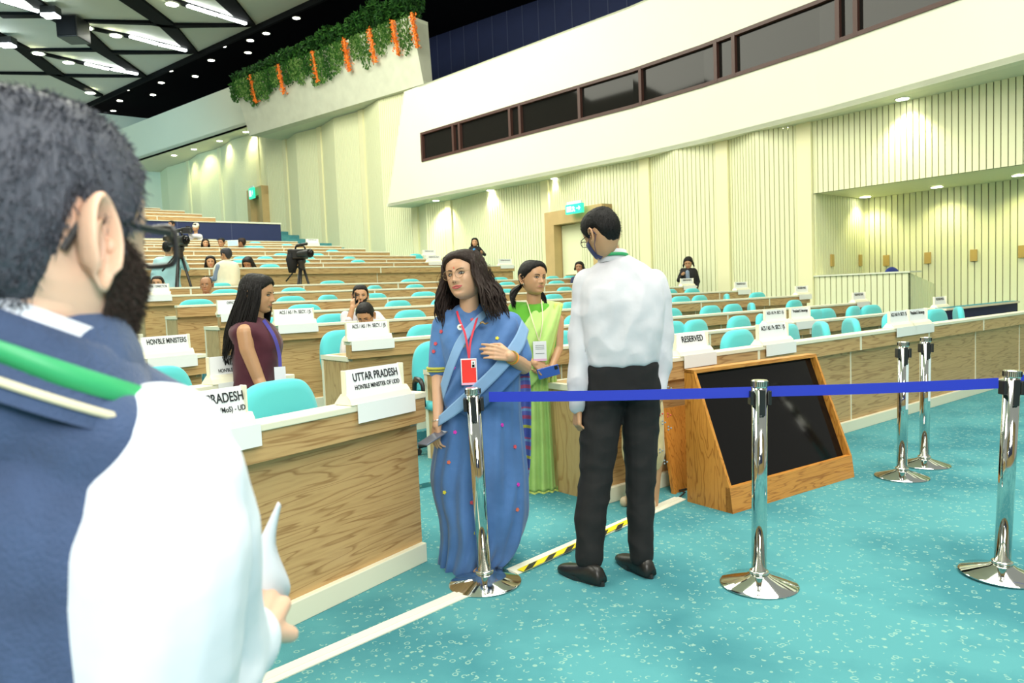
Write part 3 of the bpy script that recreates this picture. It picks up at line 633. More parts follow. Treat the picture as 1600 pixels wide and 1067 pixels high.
# ---------------------------------------------------------------- chairs
def super_ring(wd, hg, n=40, e=3.2, cz=0, y=0, bow=0):
    out = []
    for i in range(n):
        a = 2*PI*i/n; c, s_ = math.cos(a), math.sin(a)
        x = math.copysign(abs(c)**(2/e), c)*wd/2; z = math.copysign(abs(s_)**(2/e), s_)*hg/2
        out.append(Vector((x, y-bow*(1-(2*x/wd)**2)*.5, cz+z)))
    return out
def make_chair():
    """faces local -y (towards the desk); back on +y"""
    t = empty('office_chair')
    bk = MB(); hb, cz = .56, .69
    prof = [(.30, -.028, .0), (.80, -.046, .2), (.95, -.040, .6), (1.0, -.02, .9), (1.0, .012, 1.0), (.95, .03, 1.0), (.8, .036, 1.0), (.3, .04, 1)]
    rings = []
    for f, y, b_ in prof:
        r = super_ring((.545)*f+(.0), hb*f, 44, 3.6)
        rr = []
        for v in r:
            zn = v.z/(hb/2); taper = 1-.09*max(0, zn)-.05*max(0, -zn)
            yy = y+.045*max(0, -zn-.3)*-1+.03*zn
            rr.append(Vector((v.x*taper, yy-.03*(1-(2*v.x/(.545))**2)+.015, cz+v.z)))
        rings.append(rr)
    bk.loft(rings); b = build('backrest', bk, M['teal'], t, smooth=True)
    sm = MB()
    for z in (.56, .515):
        sm.tube([(x, -.058-.03*(1-(2*x/(.545))**2)+.02+.03*((z-cz)/(hb/2)), z+.006*math.sin(x*9)) for x in [(-.25+.50*i/14) for i in range(15)]], .0035, 5)
        sm.tube([(x, .042-.03*(1-(2*x/(.545))**2)+.02+.03*((z-cz)/(hb/2)), z) for x in [(-.24+.48*i/14) for i in range(15)]], .0035, 5)
    build('seam', sm, M['teal_seam'], b)
    st = MB(); rs = []
    for f, z in ((.85, .41), (1, .43), (1, .465), (.93, .49), (.5, .497)):
        rs.append([Vector((v.x*f, v.z*f-.24, z)) for v in super_ring(.48, .47, 36, 4)])
    st.loft(rs); build('seat', st, M['teal'], t, smooth=True)
    for sx in (-1, 1):
        build('armrest', MB().tube([(sx*.24, -.03, .43), (sx*.275, -.06, .50), (sx*.275, -.10, .62), (sx*.27, -.16, .66), (sx*.27, -.34, .665), (sx*.265, -.39, .63), (sx*.25, -.36, .45)], [.012, .016, .018, .022, .022, .018, .012], 8, 1.3), M['black_plastic'], t, smooth=True)
    build('back_support', MB().box(-.04, .04, .0, .025, .38, .55), M['black_plastic'], t, bevel=.008)
    build('gas_post', MB().lathe([(.055, .10), (.028, .13), (.028, .34), (.07, .38), (.12, .41)], 14, (0, -.22, 0)), M['black_plastic'], t, smooth=True)
    for i in range(5):
        a = 2*PI*i/5+.3; c, s_ = math.cos(a), math.sin(a)
        l = build('base_spoke', MB().tube([(0, -.22, .12), (.16*c, -.22+.16*s_, .10), (.29*c, -.22+.29*s_, .07)], [.028, .022, .016], 8), M['black_plastic'], t, smooth=True)
        mb = MB(); mb.prism([Vector((.29*c+.028*math.cos(q)*c, -.22+.29*s_+.028*math.cos(q)*s_, .028+.028*math.sin(q)))-Vector((-s_, c, 0))*.02 for q in [2*PI*k/12 for k in range(12)]], Vector((-s_, c, 0))*.04)
        build('caster', mb, M['black_plastic'], l)
    return t
proto = make_chair(); KIDS = {}
for c in bpy.data.objects:
    if c.parent: KIDS.setdefault(c.parent.name, []).append(c)
simple_kids = {}
proto_used = False
def chair_at(p, zf, ang, label, group, simple=False):
    global proto_used
    if not proto_used: c = proto; proto_used = True
    elif simple:
        c = proto.copy(); COL.objects.link(c)
        for ch in KIDS[proto.name]:
            if ch.name.split('.')[0] in ('backrest', 'seat', 'gas_post'): d = ch.copy(); COL.objects.link(d); d.parent = c
    else: c = copy_tree(proto, None, KIDS)
    c.location = (p.x, p.y, zf); c.rotation_euler = (0, 0, ang); tag(c, label, 'chair', group); return c
rnd = random.Random(3)
CH = {0: [1082, 1156, 1235, 1286, 1333, 1390, 1431, 1464, 1500, 878], 1: [672, 876, 1050, 1089, 1157, 1190, 1274, 1292, 1336, 1363],
      2: [531, 667, 905, 1048, 1112, 1147, 1176, 1243], 3: [437, 521, 642, 893, 1065, 1095, 1137, 1185], 4: [475, 623, 690, 866, 1049, 1083],
      5: [307, 455, 514, 586, 663, 790, 884], 6: [353, 460, 587, 650, 793, 871], 7: [346, 524, 642, 782, 865, 892, 517]}
PY = {0: 540, 1: 510, 2: 490, 3: 475, 4: 465, 5: 460, 6: 452, 7: 445}
TW = {(0, 1235): .2, (0, 1286): .75, (0, 1333): .75, (0, 1390): .3, (0, 1500): .5, (1, 1190): .5, (1, 876): .1, (2, 1176): .7, (3, 1137): .7, (5, 514): .5, (4, 690): .4, (6, 587): .5, (1, 672): -.35, (0, 878): -.2}
LB = 'turquoise padded office chair standing behind the %s desk row of the centre block'
for k, xs in CH.items():
    for px in xs:
        off = .74+rnd.uniform(-.05, .05); org = C0+V*(PITCH_R*k+off); s_ = s_on(px, 0, org, U, PY[k])
        if k == 0 and px == 878: continue
        if s_ < ends_l[k]+.3: s_ = ends_l[k]+.3
        p = org+U*s_; ang = PI/2-HD+TW.get((k, px), rnd.uniform(-.18, .18))
        chair_at(p, FL[k], ang, LB % ORD[k], 'turquoise chairs behind the %s desk row' % ORD[k], simple=k > 4)
for k, xs in {0: [(434, .05)], 1: [(243, .05)], 2: [(100, 0)], 3: [(120, 0)]}.items():
    for px, tw in xs:
        org = EL[k]+VL*.72; s_ = s_on(px, 0, org, UL, 560); p = org+UL*s_
        chair_at(p, FL[k], PI/2-HL+tw, ('large turquoise chair behind the nearest desk, below the woman in maroon', 'turquoise chair behind the second left desk row, beside the bearded man', 'turquoise chair behind the third left desk row, hidden by the bearded man', 'turquoise chair behind the fourth left desk row, hidden by the bearded man')[k], None)
for k, xs in {0: [421], 1: [375, 560, 470], 2: [378, 415, 547, 480], 3: [496, 440, 650], 4: [520], 5: [404, 390], 6: [450], 7: [400]}.items():
    for px in xs:
        org = C0+V*(PITCH_R*(9+k)+.75); s_ = s_on(px, 0, org, U, 400); p = org+U*s_
        chair_at(p, FL2[k]+.03, PI/2-HD+rnd.uniform(-.3, .3), 'turquoise chair behind the %s raised desk row past the cross aisle' % ORD[k], 'turquoise chairs behind the %s raised desk row' % ORD[k], simple=True)

# ---------------------------------------------------------------- name boards clipped on the desk parapets
def sign(org, ang, s_, z, lines, label, w_=.42, front=None, tilt=.0, group=None):
    t = empty('name_board', (org.x+math.sin(ang)*s_, org.y+math.cos(ang)*s_, z)); t.rotation_euler = (0, 0, PI/2-ang)
    k = w_/.42
    b = build('board', MB().prism([(-w_/2, -.005, .045), (w_/2, -.005, .045), (w_/2, .020, .165*k**.5), (-w_/2, .020, .165*k**.5)], (0, .004, 0)), M['board'], t)
    h_ = MB(); h_.prism([(-w_/2-.02, -.062, .0), (-w_/2-.02, -.045, .03), (-w_/2-.004, -.012, .05), (-w_/2-.004, .03, .05), (-w_/2-.02, .06, .004), (-w_/2-.02, .03, .0)], (w_+.03, 0, 0)); h_.box(-w_/2-.008, -w_/2, -.01, .018, .04, .168*k**.5)
    h_.box(w_/2, w_/2+.008, -.01, .03, .04, .168*k**.5)
    build('holder', h_, M['cream'], t, bevel=.003)
    build('front_flap', MB().box(-w_/2+.01, w_/2+.02, -.068, -.064, -.085, .006), front or M['board_front'], t)
    zz = .165*k**.5-.013
    for body, size, wd in lines:
        o = text_mesh(body, size, M['ink'], parent=b, width=wd)
        zz -= size*.78; o.location = (.02 if wd < w_*.9 else 0, -.006+(zz-.045)/(.165*k**.5-.045)*.025-.001, zz); o.rotation_euler = (-.2, 0, 0); zz -= size*.30
    tag(t, label, 'name board', group); return t
def sgn_mid(k, xa, xb, py, lines, label, w_=.42, blk2=False, kk=None, group=None):
    wv = PITCH_R*k; org = C0+V*wv; s_ = s_on((xa+xb)/2, 0, org, U, py); z = (ZT[k] if k < 9 else ZT2[k-9])+.001
    return sign(org, HD, s_, z, lines, label, w_, group=group)
A1L = [('ACS / AS / Pr. SECY. / JS', .048, .34)]
def sgn_left(k, px, py, lines, label, w_=.38):
    org = EL[k]; s_ = s_on(px, 0, org, UL, py); return sign(org, HL, s_, ZT[k]+.001, lines, label, w_)
sgn_left(0, 586, 612, [('UTTAR PRADESH', .054, .30), ("HON'BLE MINISTER OF UDD", .030, .30)], 'large name board reading UTTAR PRADESH on the nearest left desk')
sgn_left(0, 318, 680, [('MADHYA PRADESH', .054, .34), ('MINISTER OF STATE (MoS) - UD', .030, .34)], 'name board ending in RADESH, half hidden by the white sleeve')
sgn_left(1, 372, 590, [('MIZORAM', .054, .20), ("HON'BLE MINISTER OF UDD", .030, .30)], 'name board beginning MIZ behind the woman in maroon')
sgn_left(2, 259, 550, [("HON'BLE MINISTERS", .055, .31)], "name board reading HON'BLE MINISTERS beside the man's beard")
sgn_mid(2, 547, 604, 530, A1L, 'name board ACS AS Pr. SECY. JS right in front of the man reading')
sgn_mid(3, 433, 487, 503, A1L, 'name board ACS AS Pr. SECY. JS right of the woman in maroon')
sgn_mid(4, 347, 392, 490, [('OFFICE OF THE JS', .045, .24)], 'name board reading OFFICE OF behind the long black hair')
sgn_mid(6, 212, 268, 461, [('DIRECTOR / DIRECTOR', .05, .34)], 'name board reading DIRECTOR at the far left by the beard')
sgn_mid(0, 1056, 1106, 555, [('RESERVED', .062, .24)], 'name board reading RESERVED beside the man in the white shirt', .36)
sgn_mid(0, 1188, 1228, 535, A1L, 'name board ACS AS Pr. SECY. JS above the black slanted monitor')
sgn_mid(0, 1392, 1418, 507, A1L, 'name board ACS AS Pr. SECY. JS above the small rear stanchions')
sgn_mid(0, 1422, 1446, 505, [("President's Entourage", .05, .32)], "name board reading President's Entourage above the rear stanchions")
sgn_mid(1, 1197, 1226, 505, A1L, 'name board ACS AS Pr. SECY. JS on the second desk row')
sgn_mid(1, 1237, 1264, 500, [("President's Entourage", .05, .32)], "name board reading President's Entourage on the second desk row")
sgn_mid(1, 1461, 1477, 480, [('RESERVED', .05, .28)], 'small name board at the right end of the second desk row')
sgn_mid(2, 1333, 1352, 470, [('RESERVED SEAT', .05, .30)], 'small name board at the right end of the third desk row')
sgn_mid(3, 1244, 1262, 460, [('RESERVED', .05, .28)], 'small name board at the right end of the fourth desk row')
sgn_mid(4, 1149, 1167, 450, [('RESERVED SEAT', .05, .30)], 'small name board at the right end of the fifth desk row')
sgn_mid(5, 1064, 1083, 443, [('RESERVED SEATS', .05, .30)], 'small name board in front of the woman checking her phone')
sgn_mid(9, 780, 799, 413, [('RESERVED SEAT', .045, .32)], 'small name board at the right end of the first raised desk row', .44)
sgn_mid(10, 668, 688, 409, [('RESERVED SEAT', .045, .32)], "small name board beside the bespectacled woman's hair, the lower of two", .44)
sgn_mid(12, 661, 680, 401, [('RESERVED SEAT', .045, .32)], "small name board beside the bespectacled woman's hair, the upper of two", .46)
sgn_mid(16, 481, 495, 381, [('RESERVED SEAT', .045, .32)], 'small name board high up at the right end of the rear raised rows', .46)

# ---------------------------------------------------------------- chrome stanchions and blue belt
def stanchion(p, lean, label, bright=True, plate=0, hgt=.95, group=None, notes=False, facing=0.):
    t = empty('stanchion', (p.x, p.y, 0)); t.rotation_euler = (0, 0, facing)
    bs = build('base', MB().lathe([(.172, 0), (.175, .006), (.168, .012), (.060, .043), (.045, .052), (.036, .054)], 48), M['chrome'], t, smooth=True)
    bs.modifiers.new('e', 'EDGE_SPLIT')
    pole = build('pole', MB().lathe([(.034, .05), (.034, hgt-.035)], 32), M['chrome'], t, smooth=True)
    build('collar', MB().lathe([(.036, .052), (.044, .055), (.044, .066), (.036, .07)], 32), M['steel'], t, smooth=True)
    cp = MB(); cp.lathe([(.034, hgt-.035), (.037, hgt-.03), (.037, hgt-.004), (.033, hgt), (.001, hgt)], 32); o = build('cap', cp, M['steel'], t, smooth=True); o.modifiers.new('e', 'EDGE_SPLIT')
    gr = MB(); [gr.box(.0375*math.cos(a)-.001, .0375*math.cos(a)+.001, .0375*math.sin(a)-.001, .0375*math.sin(a)+.001, hgt-.028, hgt-.006) for a in [2*PI*i/28 for i in range(28)]]; build('cap_groove', gr, M['black_plastic'], o)
    for sx in (-1, 1): build('belt_clip', MB().box(sx*.040-.008, sx*.040+.008, -.022, .022, hgt-.112, hgt-.048), M['black_plastic'], t, bevel=.003)
    build('belt_slot', MB().box(-.014, .014, -.040, -.030, hgt-.16, hgt-.04), M['black_plastic'], t, bevel=.004)
    if notes: build('paper_strip', MB().loft([[Vector((.0352*math.cos(a), .0352*math.sin(a), z)) for a in [-1.5+.9*i/8 for i in range(9)]] for z in (.48, .80)], closed=False), M['board'], t)
    t.rotation_euler[1] = lean; tag(t, label, 'stanchion', group); return t
pS = [onz(758, 911), onz(1186, 913), onz(1565, 898)]
stanchion(pS[0], -.02, 'chrome stanchion in front of the woman in the blue sari')
stanchion(pS[1], .022, 'chrome stanchion standing in front of the slanted monitor')
stanchion(pS[2], .05, 'chrome stanchion at the right edge holding the blue belt')
stanchion(onz(1409, 745), .018, 'chrome stanchion with paper strip, left of the two behind the belt', notes=True)
stanchion(onz(1444, 726), .018, 'chrome stanchion with paper strip, right of the two behind the belt', notes=True)
def belt(a, b, label, sag=.012):
    mb = MB(); n = 20; R1 = []
    for side in (-.0012, .0012):
        pass
    d = (b-a); nn = Vector((d.y, -d.x, 0)).normalized()
    for i in range(n+1):
        f = i/n; c = a+d*f-Vector((0, 0, sag*4*f*(1-f)))
        R1.append([c+nn*.001+Vector((0, 0, .024)), c-nn*.001+Vector((0, 0, .024)), c-nn*.001-Vector((0, 0, .024)), c+nn*.001-Vector((0, 0, .024))])
    mb.loft(R1); o = build('barrier_belt', mb, M['belt']); tag(o, label, 'belt'); return o
def at_post(p, x, y): return atY(x, y, p.y)
q = [at_post(pS[0], 764, 620), at_post(pS[1], 1174, 612.5), at_post(pS[1], 1198, 611.5), at_post(pS[2], 1560, 598.5), at_post(pS[2], 1588, 594)]
belt(q[0], q[1], 'blue belt stretched between the left and the middle stanchion', .004)
belt(q[2], q[3], 'blue belt stretched between the middle and the right stanchion', .004)
belt(q[4], q[4]+Vector((1.8, .15, .0)), 'blue belt running out of the picture on the right', .01)

# ---------------------------------------------------------------- tape on the carpet
t0, t1 = onz(380, 1079), onz(1063, 779); dd = (t1-t0).normalized(); nn = Vector((-dd.y, dd.x, 0))
def strip(a, b, y0, y1, z0, z1):
    mb = MB(); mb.prism([a+nn*y0+Vector((0, 0, z0)), b+nn*y0+Vector((0, 0, z0)), b+nn*y1+Vector((0, 0, z0)), a+nn*y1+Vector((0, 0, z0))], (0, 0, z1-z0)); return mb
mb = strip(t0, t1, -.045, .045, .001, .006); mb.prism([t0+nn*-.012+Vector((0, 0, .006)), t1+nn*-.012+Vector((0, 0, .006)), t1+nn*.018+Vector((0, 0, .006)), t0+nn*.018+Vector((0, 0, .006))], (0, 0, .004))
tp = empty('cable_cover', t0); o = build('cover_strip', mb, M['tape_white'], tp); o.location = -t0
h0, h1 = onz(808, 893), onz(985, 812); ht = empty('hazard_tape', h0)
mb = strip(h0, h1, -.045, .0, .0105, .0115); o = build('yellow_band', mb, M['tape_yellow'], ht); o.location = -h0
L_ = (h1-h0).length; mb = MB(); k = 0
while k*.155 < L_-.1:
    a = h0+dd*(k*.155); mb.prism([a+nn*-.045+Vector((0, 0, .0116)), a+dd*.065+nn*-.045+Vector((0, 0, .0116)), a+dd*.155+nn*.0+Vector((0, 0, .0116)), a+dd*.09+Vector((0, 0, .0116))], (0, 0, .0005)); k += 1
o = build('black_stripe', mb, M['tape_black'], ht); o.location = -h0
tag(tp, 'long white cable cover strip taped across the teal carpet', 'cable cover'); tag(ht, 'yellow and black hazard tape stuck on the white strip', 'tape')

# ---------------------------------------------------------------- slanted monitor in its teak cabinet
bl, fl_, fr_ = onz(1076, 783), onz(1145, 803), onz(1335, 745)
ux = (fr_-fl_); Lm = ux.length; ux.normalize(); uy = Vector((-ux.y, ux.x, 0)); am = math.atan2(ux.y, ux.x)
dep = abs((bl-fl_).dot(uy)); hm = H+ray(1071, 577).z/ray(1071, 577).y*bl.y
mo = empty('monitor_stand', fl_, am)
lip = .155; td = .075                     # lip height, depth of the cabinet's top
P2 = [(0, 0), (-.028+.0, .0)]
sl0 = Vector((0, dep*.12, lip)); sl1 = Vector((0, dep-td, hm))
side = lambda x: [Vector((x, 0, 0)), Vector((x, dep, 0)), Vector((x, dep, hm)), Vector((x, dep-td, hm)), Vector((x, .02, lip))]
for x in (0, Lm-.022): build('side_panel', MB().prism(side(x), (.022, 0, 0)), M['teak'], mo)
build('front_board', MB().prism([(0.0, -.001, 0), (0.0, .018, lip), (0, .05, lip), (0, .05, 0)], (Lm, 0, 0)), M['teak_h'], mo)
build('top_board', MB().prism([(0, dep, hm-.022), (0, dep, hm+.001), (0, dep-td-.004, hm+.001), (0, dep-td-.004, hm-.022)], (Lm, 0, 0)), M['teak_h'], mo)
build('back_board', MB().box(.022, Lm-.022, dep-.012, dep, 0, hm-.02), M['teak'], mo)
i0 = Vector((.022, .065, lip-.02)); i1 = Vector((.022, dep-td+.035, hm-.03))
build('screen', MB().prism([i0, i1, i1+Vector((0, .012, 0)), i0+Vector((0, .012, 0))], (Lm-.044, 0, 0)), M['screen'], mo)
tag(mo, 'large black screen lying slanted in a low teak cabinet on the carpet', 'monitor')
pb0 = onz(1049, 771); pr = empty('prop_board', pb0, am)
tb = atY(1069, 640, pb0.y+.10)
build('board', MB().prism([(0, 0, 0), (.02, .0, 0), (.02+.07, .16, tb.z), (.07, .16, tb.z)], (.0, -.03, 0)).prism([(.02, .0, 0), (.30, .0, 0), (.37, .16, tb.z), (.09, .16, tb.z)], (0, -.015, 0)), M['teak'], pr)
tag(pr, 'narrow teak board leaning behind the slanted monitor cabinet', 'board')
cb = onz(1062, 778); tag(build('cable', MB().tube([cb+Vector((0, 0, .008)), cb+Vector((.05, .06, .02)), cb+Vector((.03, .14, .012)), cb+Vector((.12, .2, .008))], .006, 6), M['black_plastic'], smooth=True), 'black cable end coming out of the white floor strip', 'cable')
# ---------------------------------------------------------------- people: toolkit
def skin(name, c): 
    m = mat(name, c, .48, bump=.04, bscale=180, var=.06, vscale=14); b = m.node_tree.nodes['Principled BSDF']
    b.inputs['Subsurface Weight'].default_value = .08; b.inputs['Subsurface Radius'].default_value = (.012, .005, .003); b.inputs['Subsurface Scale'].default_value = .5; return m
M['skin_light'] = skin('skin_light', (.62, .36, .22)); M['skin_mid'] = skin('skin_mid', (.52, .29, .155)); M['skin_brown'] = skin('skin_brown', (.36, .185, .095)); M['skin_fair'] = skin('skin_fair', (.78, .49, .34))
def hairmat(name, c, rough=.5): return mat(name, c, rough, bump=.5, bscale=55, bstretch=(6, 6, .5), spec=.22)
M['hair_black'] = hairmat('black_hair', (.008, .007, .007)); M['hair_brown'] = hairmat('brown_black_hair', (.022, .012, .009)); M['hair_grey'] = hairmat('greying_hair', (.035, .036, .042), .5)
M['lip'] = mat('lip', (.50, .10, .10), .4); M['lip_nat'] = mat('lip_natural', (.40, .16, .11), .5); M['eye_white'] = mat('eye_white', (.40, .36, .33), .5, spec=.2); M['iris'] = mat('iris', (.012, .006, .004), .5, spec=.1)
M['gold'] = mat('gold', (.27, .19, .09), .4, .6); M['lens'] = mat('spectacle_lens', (.95, .97, .97), .03, trans=1.0, alpha=.12)
def cloth(name, c, var=.1, vs=9, bump=.25, rough=.85, bs=14, sheen=.15): return mat(name, c, rough, bump=bump, bscale=bs, var=var, vscale=vs, sheen=sheen)
M['shirt_white'] = cloth('white_shirt_cotton', (.62, .62, .67), .06); M['shirt_near'] = cloth('white_kurta_cotton', (.74, .78, .84), .05); M['trouser'] = cloth('black_trouser_cloth', (.007, .007, .008), .2, sheen=0)
M['shoe'] = mat('black_shoe_leather', (.012, .011, .010), .38, bump=.1, bscale=60); M['mask_navy'] = cloth('navy_mask', (.02, .03, .13), .1)
M['lan_green'] = mat('green_lanyard', (.035, .36, .13), .5); M['lan_red'] = mat('red_lanyard', (.62, .03, .06), .5); M['lan_blue'] = mat('blue_lanyard', (.08, .07, .38), .5)
M['badge_red'] = mat('red_badge_card', (.85, .035, .025), .35); M['badge_white'] = mat('white_badge_card', (.82, .82, .88), .35); M['phone_grey'] = mat('grey_phone', (.16, .18, .24), .25, .4); M['phone_blue'] = mat('blue_phone', (.05, .13, .55), .2)
M['pink'] = mat('pink_print', (.72, .10, .62), .5)
def cap(mb, p0, p1, r0, r1, flat=1.0, side=None, n=14, m=4):
    p0, p1 = Vector(p0), Vector(p1); d = p1-p0; L_ = d.length
    if L_ < 1e-6: d = Vector((0, 0, 1))
    d = d.normalized(); a = Vector(side) if side is not None else d.orthogonal(); a = (a-d*a.dot(d)); a = a.normalized() if a.length > 1e-5 else d.orthogonal().normalized(); b = d.cross(a); rings = []
    def ring(c, r): return [c+a*math.cos(2*PI*j/n)*r+b*math.sin(2*PI*j/n)*r*flat for j in range(n)]
    for i in range(m, 0, -1): th = PI/2*i/m*.98; rings.append(ring(p0-d*r0*flat*math.sin(th) if flat < 1 else p0-d*r0*math.sin(th), r0*math.cos(th)))
    rings.append(ring(p0, r0)); rings.append(ring(p1, r1))
    for i in range(1, m+1): th = PI/2*i/m*.98; rings.append(ring(p1+d*r1*(flat if flat < 1 else 1)*math.sin(th), r1*math.cos(th)))
    mb.loft(rings)
def chain(mb, pts, rs, flat=1.0, side=None):
    for i in range(len(pts)-1): cap(mb, pts[i], pts[i+1], rs[i], rs[i+1], flat, side)
def stack(mb, rings, n=28, e=2.4):
    """rings: (centre, half width, half depth); one closed rounded trunk"""
    R_ = []; k = 2/e; rr = [(rings[0][0], rings[0][1]*.55, rings[0][2]*.55)]+list(rings)+[(rings[-1][0], rings[-1][1]*.55, rings[-1][2]*.55)]
    dz = .25*(rings[0][2]); rr[0] = (rr[0][0]+Vector((0, 0, dz if rings[0][0].z > rings[-1][0].z else -dz)), rr[0][1], rr[0][2])
    sm_ = smooth_pts([Vector(c) for c, _, _ in rr], 4); sw = smooth_pts([Vector((w_, d_, 0)) for _, w_, d_ in rr], 4)
    for c, w_ in zip(sm_, sw): R_.append([c+Vector((w_.x*math.copysign(abs(math.cos(a))**k, math.cos(a)), w_.y*math.copysign(abs(math.sin(a))**k, math.sin(a)), 0)) for a in [2*PI*j/n for j in range(n)]])
    mb.loft(R_)
def bake(ob):
    bpy.context.view_layer.update(); dg = bpy.context.evaluated_depsgraph_get(); me = bpy.data.meshes.new_from_object(ob.evaluated_get(dg)); bpy.data.objects.remove(ob); return me
def fuse(mb, voxel=.012, it=6, fac=.5, fold=0.0, fsc=(9, 9, 3), seed=0):
    me = bpy.data.meshes.new('fuse'); mb.bm.to_mesh(me); mb.bm.free(); ob = bpy.data.objects.new('fuse', me); COL.objects.link(ob)
    r = ob.modifiers.new('r', 'REMESH'); r.mode = 'VOXEL'; r.voxel_size = voxel; r.adaptivity = 0
    if it: s_ = ob.modifiers.new('s', 'SMOOTH'); s_.iterations = it; s_.factor = fac
    out = bake(ob); bpy.data.meshes.remove(me)
    if fold:
        ns = [v.normal.copy() for v in out.vertices]
        for v, n in zip(out.vertices, ns):
            q = v.co; s1 = noise.noise(Vector((q.x*fsc[0]+seed, q.y*fsc[1], q.z*fsc[2]))); s2 = noise.noise(Vector((q.x*fsc[0]*2.3+seed+9, q.y*fsc[1]*2.3, q.z*fsc[2]*2.6)))
            v.co = q+n*fold*((1-abs(s1)*2.2)+.45*s2)
    return out
def mesh_obj(name, meshes, m, parent=None, smooth=True, col=None):
    bm = bmesh.new()
    for me in meshes: bm.from_mesh(me); bpy.data.meshes.remove(me)
    out = bpy.data.meshes.new(name); bm.to_mesh(out); bm.free()
    for x in (m if isinstance(m, (list, tuple)) else [m]): out.materials.append(x)
    if smooth: out.shade_smooth()
    if col:
        a = out.color_attributes.new('Col', 'FLOAT_COLOR', 'POINT')
        for v in out.vertices: a.data[v.index].color = (*col(v.co, v.normal), 1)
    o = bpy.data.objects.new(name, out); COL.objects.link(o)
    if parent: o.parent = parent
    return o
HT = [(.1155, .012, .022, .006), (.112, -.018, .048, .026), (.105, -.042, .066, .043), (.092, -.062, .081, .057), (.075, -.076, .091, .067), (.055, -.085, .098, .0735), (.035, -.0895, .101, .0765), (.015, -.089, .100, .0770), (-.005, -.087, .096, .0755),
      (-.025, -.086, .088, .0725), (-.045, -.0865, .076, .0685), (-.062, -.0855, .062, .0630), (-.078, -.083, .048, .0560), (-.092, -.081, .035, .0470), (-.103, -.075, .020, .0360), (-.111, -.060, .004, .0220), (-.114, -.042, -.012, .008)]
def hprof(z):
    if z >= HT[0][0]: return HT[0][1:]
    for a, b in zip(HT, HT[1:]):
        if z >= b[0]:
            t = (a[0]-z)/(a[0]-b[0]); return tuple(a[i]+(b[i]-a[i])*t for i in (1, 2, 3))
    return HT[-1][1:]
def g2(x, z, cx, cz, sx, sz): return math.exp(-((x-cx)/sx)**2-((z-cz)/sz)**2)
def feat(x, z, fem=0.0):
    ax = abs(x); f = 0
    if -.048 < z < .016:
        t = max(0, min(1, (.016-z)/.046)); A = (.006+.022*t**1.2) if z > -.030 else .028*max(0, (z+.047)/.017)**.7
        f += A*math.exp(-(x/(.0058+.0042*t))**2)
    f += .0065*g2(ax, z, .0125, -.034, .0058, .0065)-.0085*g2(ax, z, .031, .001, .0155, .0105)+(.004-.002*fem)*g2(ax, z, .028, .021, .018, .007)
    f += .005*g2(ax, z, .043, -.028, .016, .018)+.006*g2(x, z, 0, -.058, .024, .012)-.003*g2(x, z, 0, -.0585, .020, .0022)+.006*g2(x, z, 0, -.094, .019, .012)-.0045*g2(x, z, 0, -.077, .02, .006)
    return f
def hpt(a, z, off=0.0, fem=0.0, feats=True):
    yf, yb, hw = hprof(z); hw = hw*(1.03+.02*fem); sa, ca = math.sin(a), math.cos(a); e = 2/2.25
    yc = .5*(yf+yb)*.35; x = math.copysign(abs(sa)**e, sa)*(hw+off); R = (yc-yf) if ca > 0 else (yb-yc)
    y = yc-math.copysign(abs(ca)**e, ca)*(R+off); zz = z+off*max(0, (z-.06)/.055)*1.0
    if feats and ca > 0: y -= feat(x, z, fem)*min(1, ca*1.6)
    return Vector((x, y, zz))
def fy(x, z, fem=0.0):
    yf, yb, hw = hprof(z); yc = .5*(yf+yb)*.35; e = 2/2.25; sa = min(.999, (abs(x)/hw)**(1/e)); ca = math.sqrt(1-sa*sa)
    return yc-ca**e*(yc-yf)-feat(x, z, fem)*min(1, ca*1.6)
def zmin_short(a):
    a = abs((a+PI) % (2*PI)-PI)*180/PI; pts = [(0, .068), (35, .066), (55, .05), (66, .012), (78, -.012), (86, -.012), (92, .018), (112, .018), (125, -.03), (150, -.062), (180, -.068)]
    for p, q in zip(pts, pts[1:]):
        if a <= q[0]: return p[1]+(q[1]-p[1])*(a-p[0])/(q[0]-p[0])
    return pts[-1][1]
def zmin_long(a):
    a = abs((a+PI) % (2*PI)-PI)*180/PI; pts = [(0, .073), (25, .064), (45, .048), (62, .028), (80, .004), (95, -.02), (120, -.07), (180, -.085)]
    for p, q in zip(pts, pts[1:]):
        if a <= q[0]: return p[1]+(q[1]-p[1])*(a-p[0])/(q[0]-p[0])
    return pts[-1][1]
def hair_shell(mb, zf, thick, nz=22, na=72, rag=.004, vol=0.0, seed=0, part=False):
    G = []
    for j in range(na):
        a = 2*PI*j/na; z0 = zf(a)+rag*noise.noise(Vector((math.cos(a)*6+seed, math.sin(a)*6, 3))); col = []
        for i in range(nz+1):
            s_ = i/nz; z = z0+(.115-z0)*(1-(1-s_)**1.5); o = thick*min(1, s_*6+.12)+vol*math.sin(min(1, s_*1.3)*PI)**.7*(.5+.5*abs(math.sin(a/1)))
            o += .0025*noise.noise(Vector((a*9, s_*5, seed)))
            p = hpt(a, z, o, feats=False)
            if part and s_ > .5 and math.cos(a) > -.2: p.z -= .006*math.exp(-(p.x/.006)**2)*(s_-.5)*2
            col.append(mb.bm.verts.new(p))
        G.append(col)
    for j in range(na):
        for i in range(nz): mb.face([G[j][i], G[(j+1) % na][i], G[(j+1) % na][i+1], G[j][i+1]])
    mb.face([G[j][nz] for j in range(na)])
    # turned-under rim
    R = [mb.bm.verts.new(hpt(2*PI*j/na, zf(2*PI*j/na), -.004, feats=False)) for j in range(na)]
    for j in range(na): mb.face([G[j][0], R[j], R[(j+1) % na], G[(j+1) % na][0]])
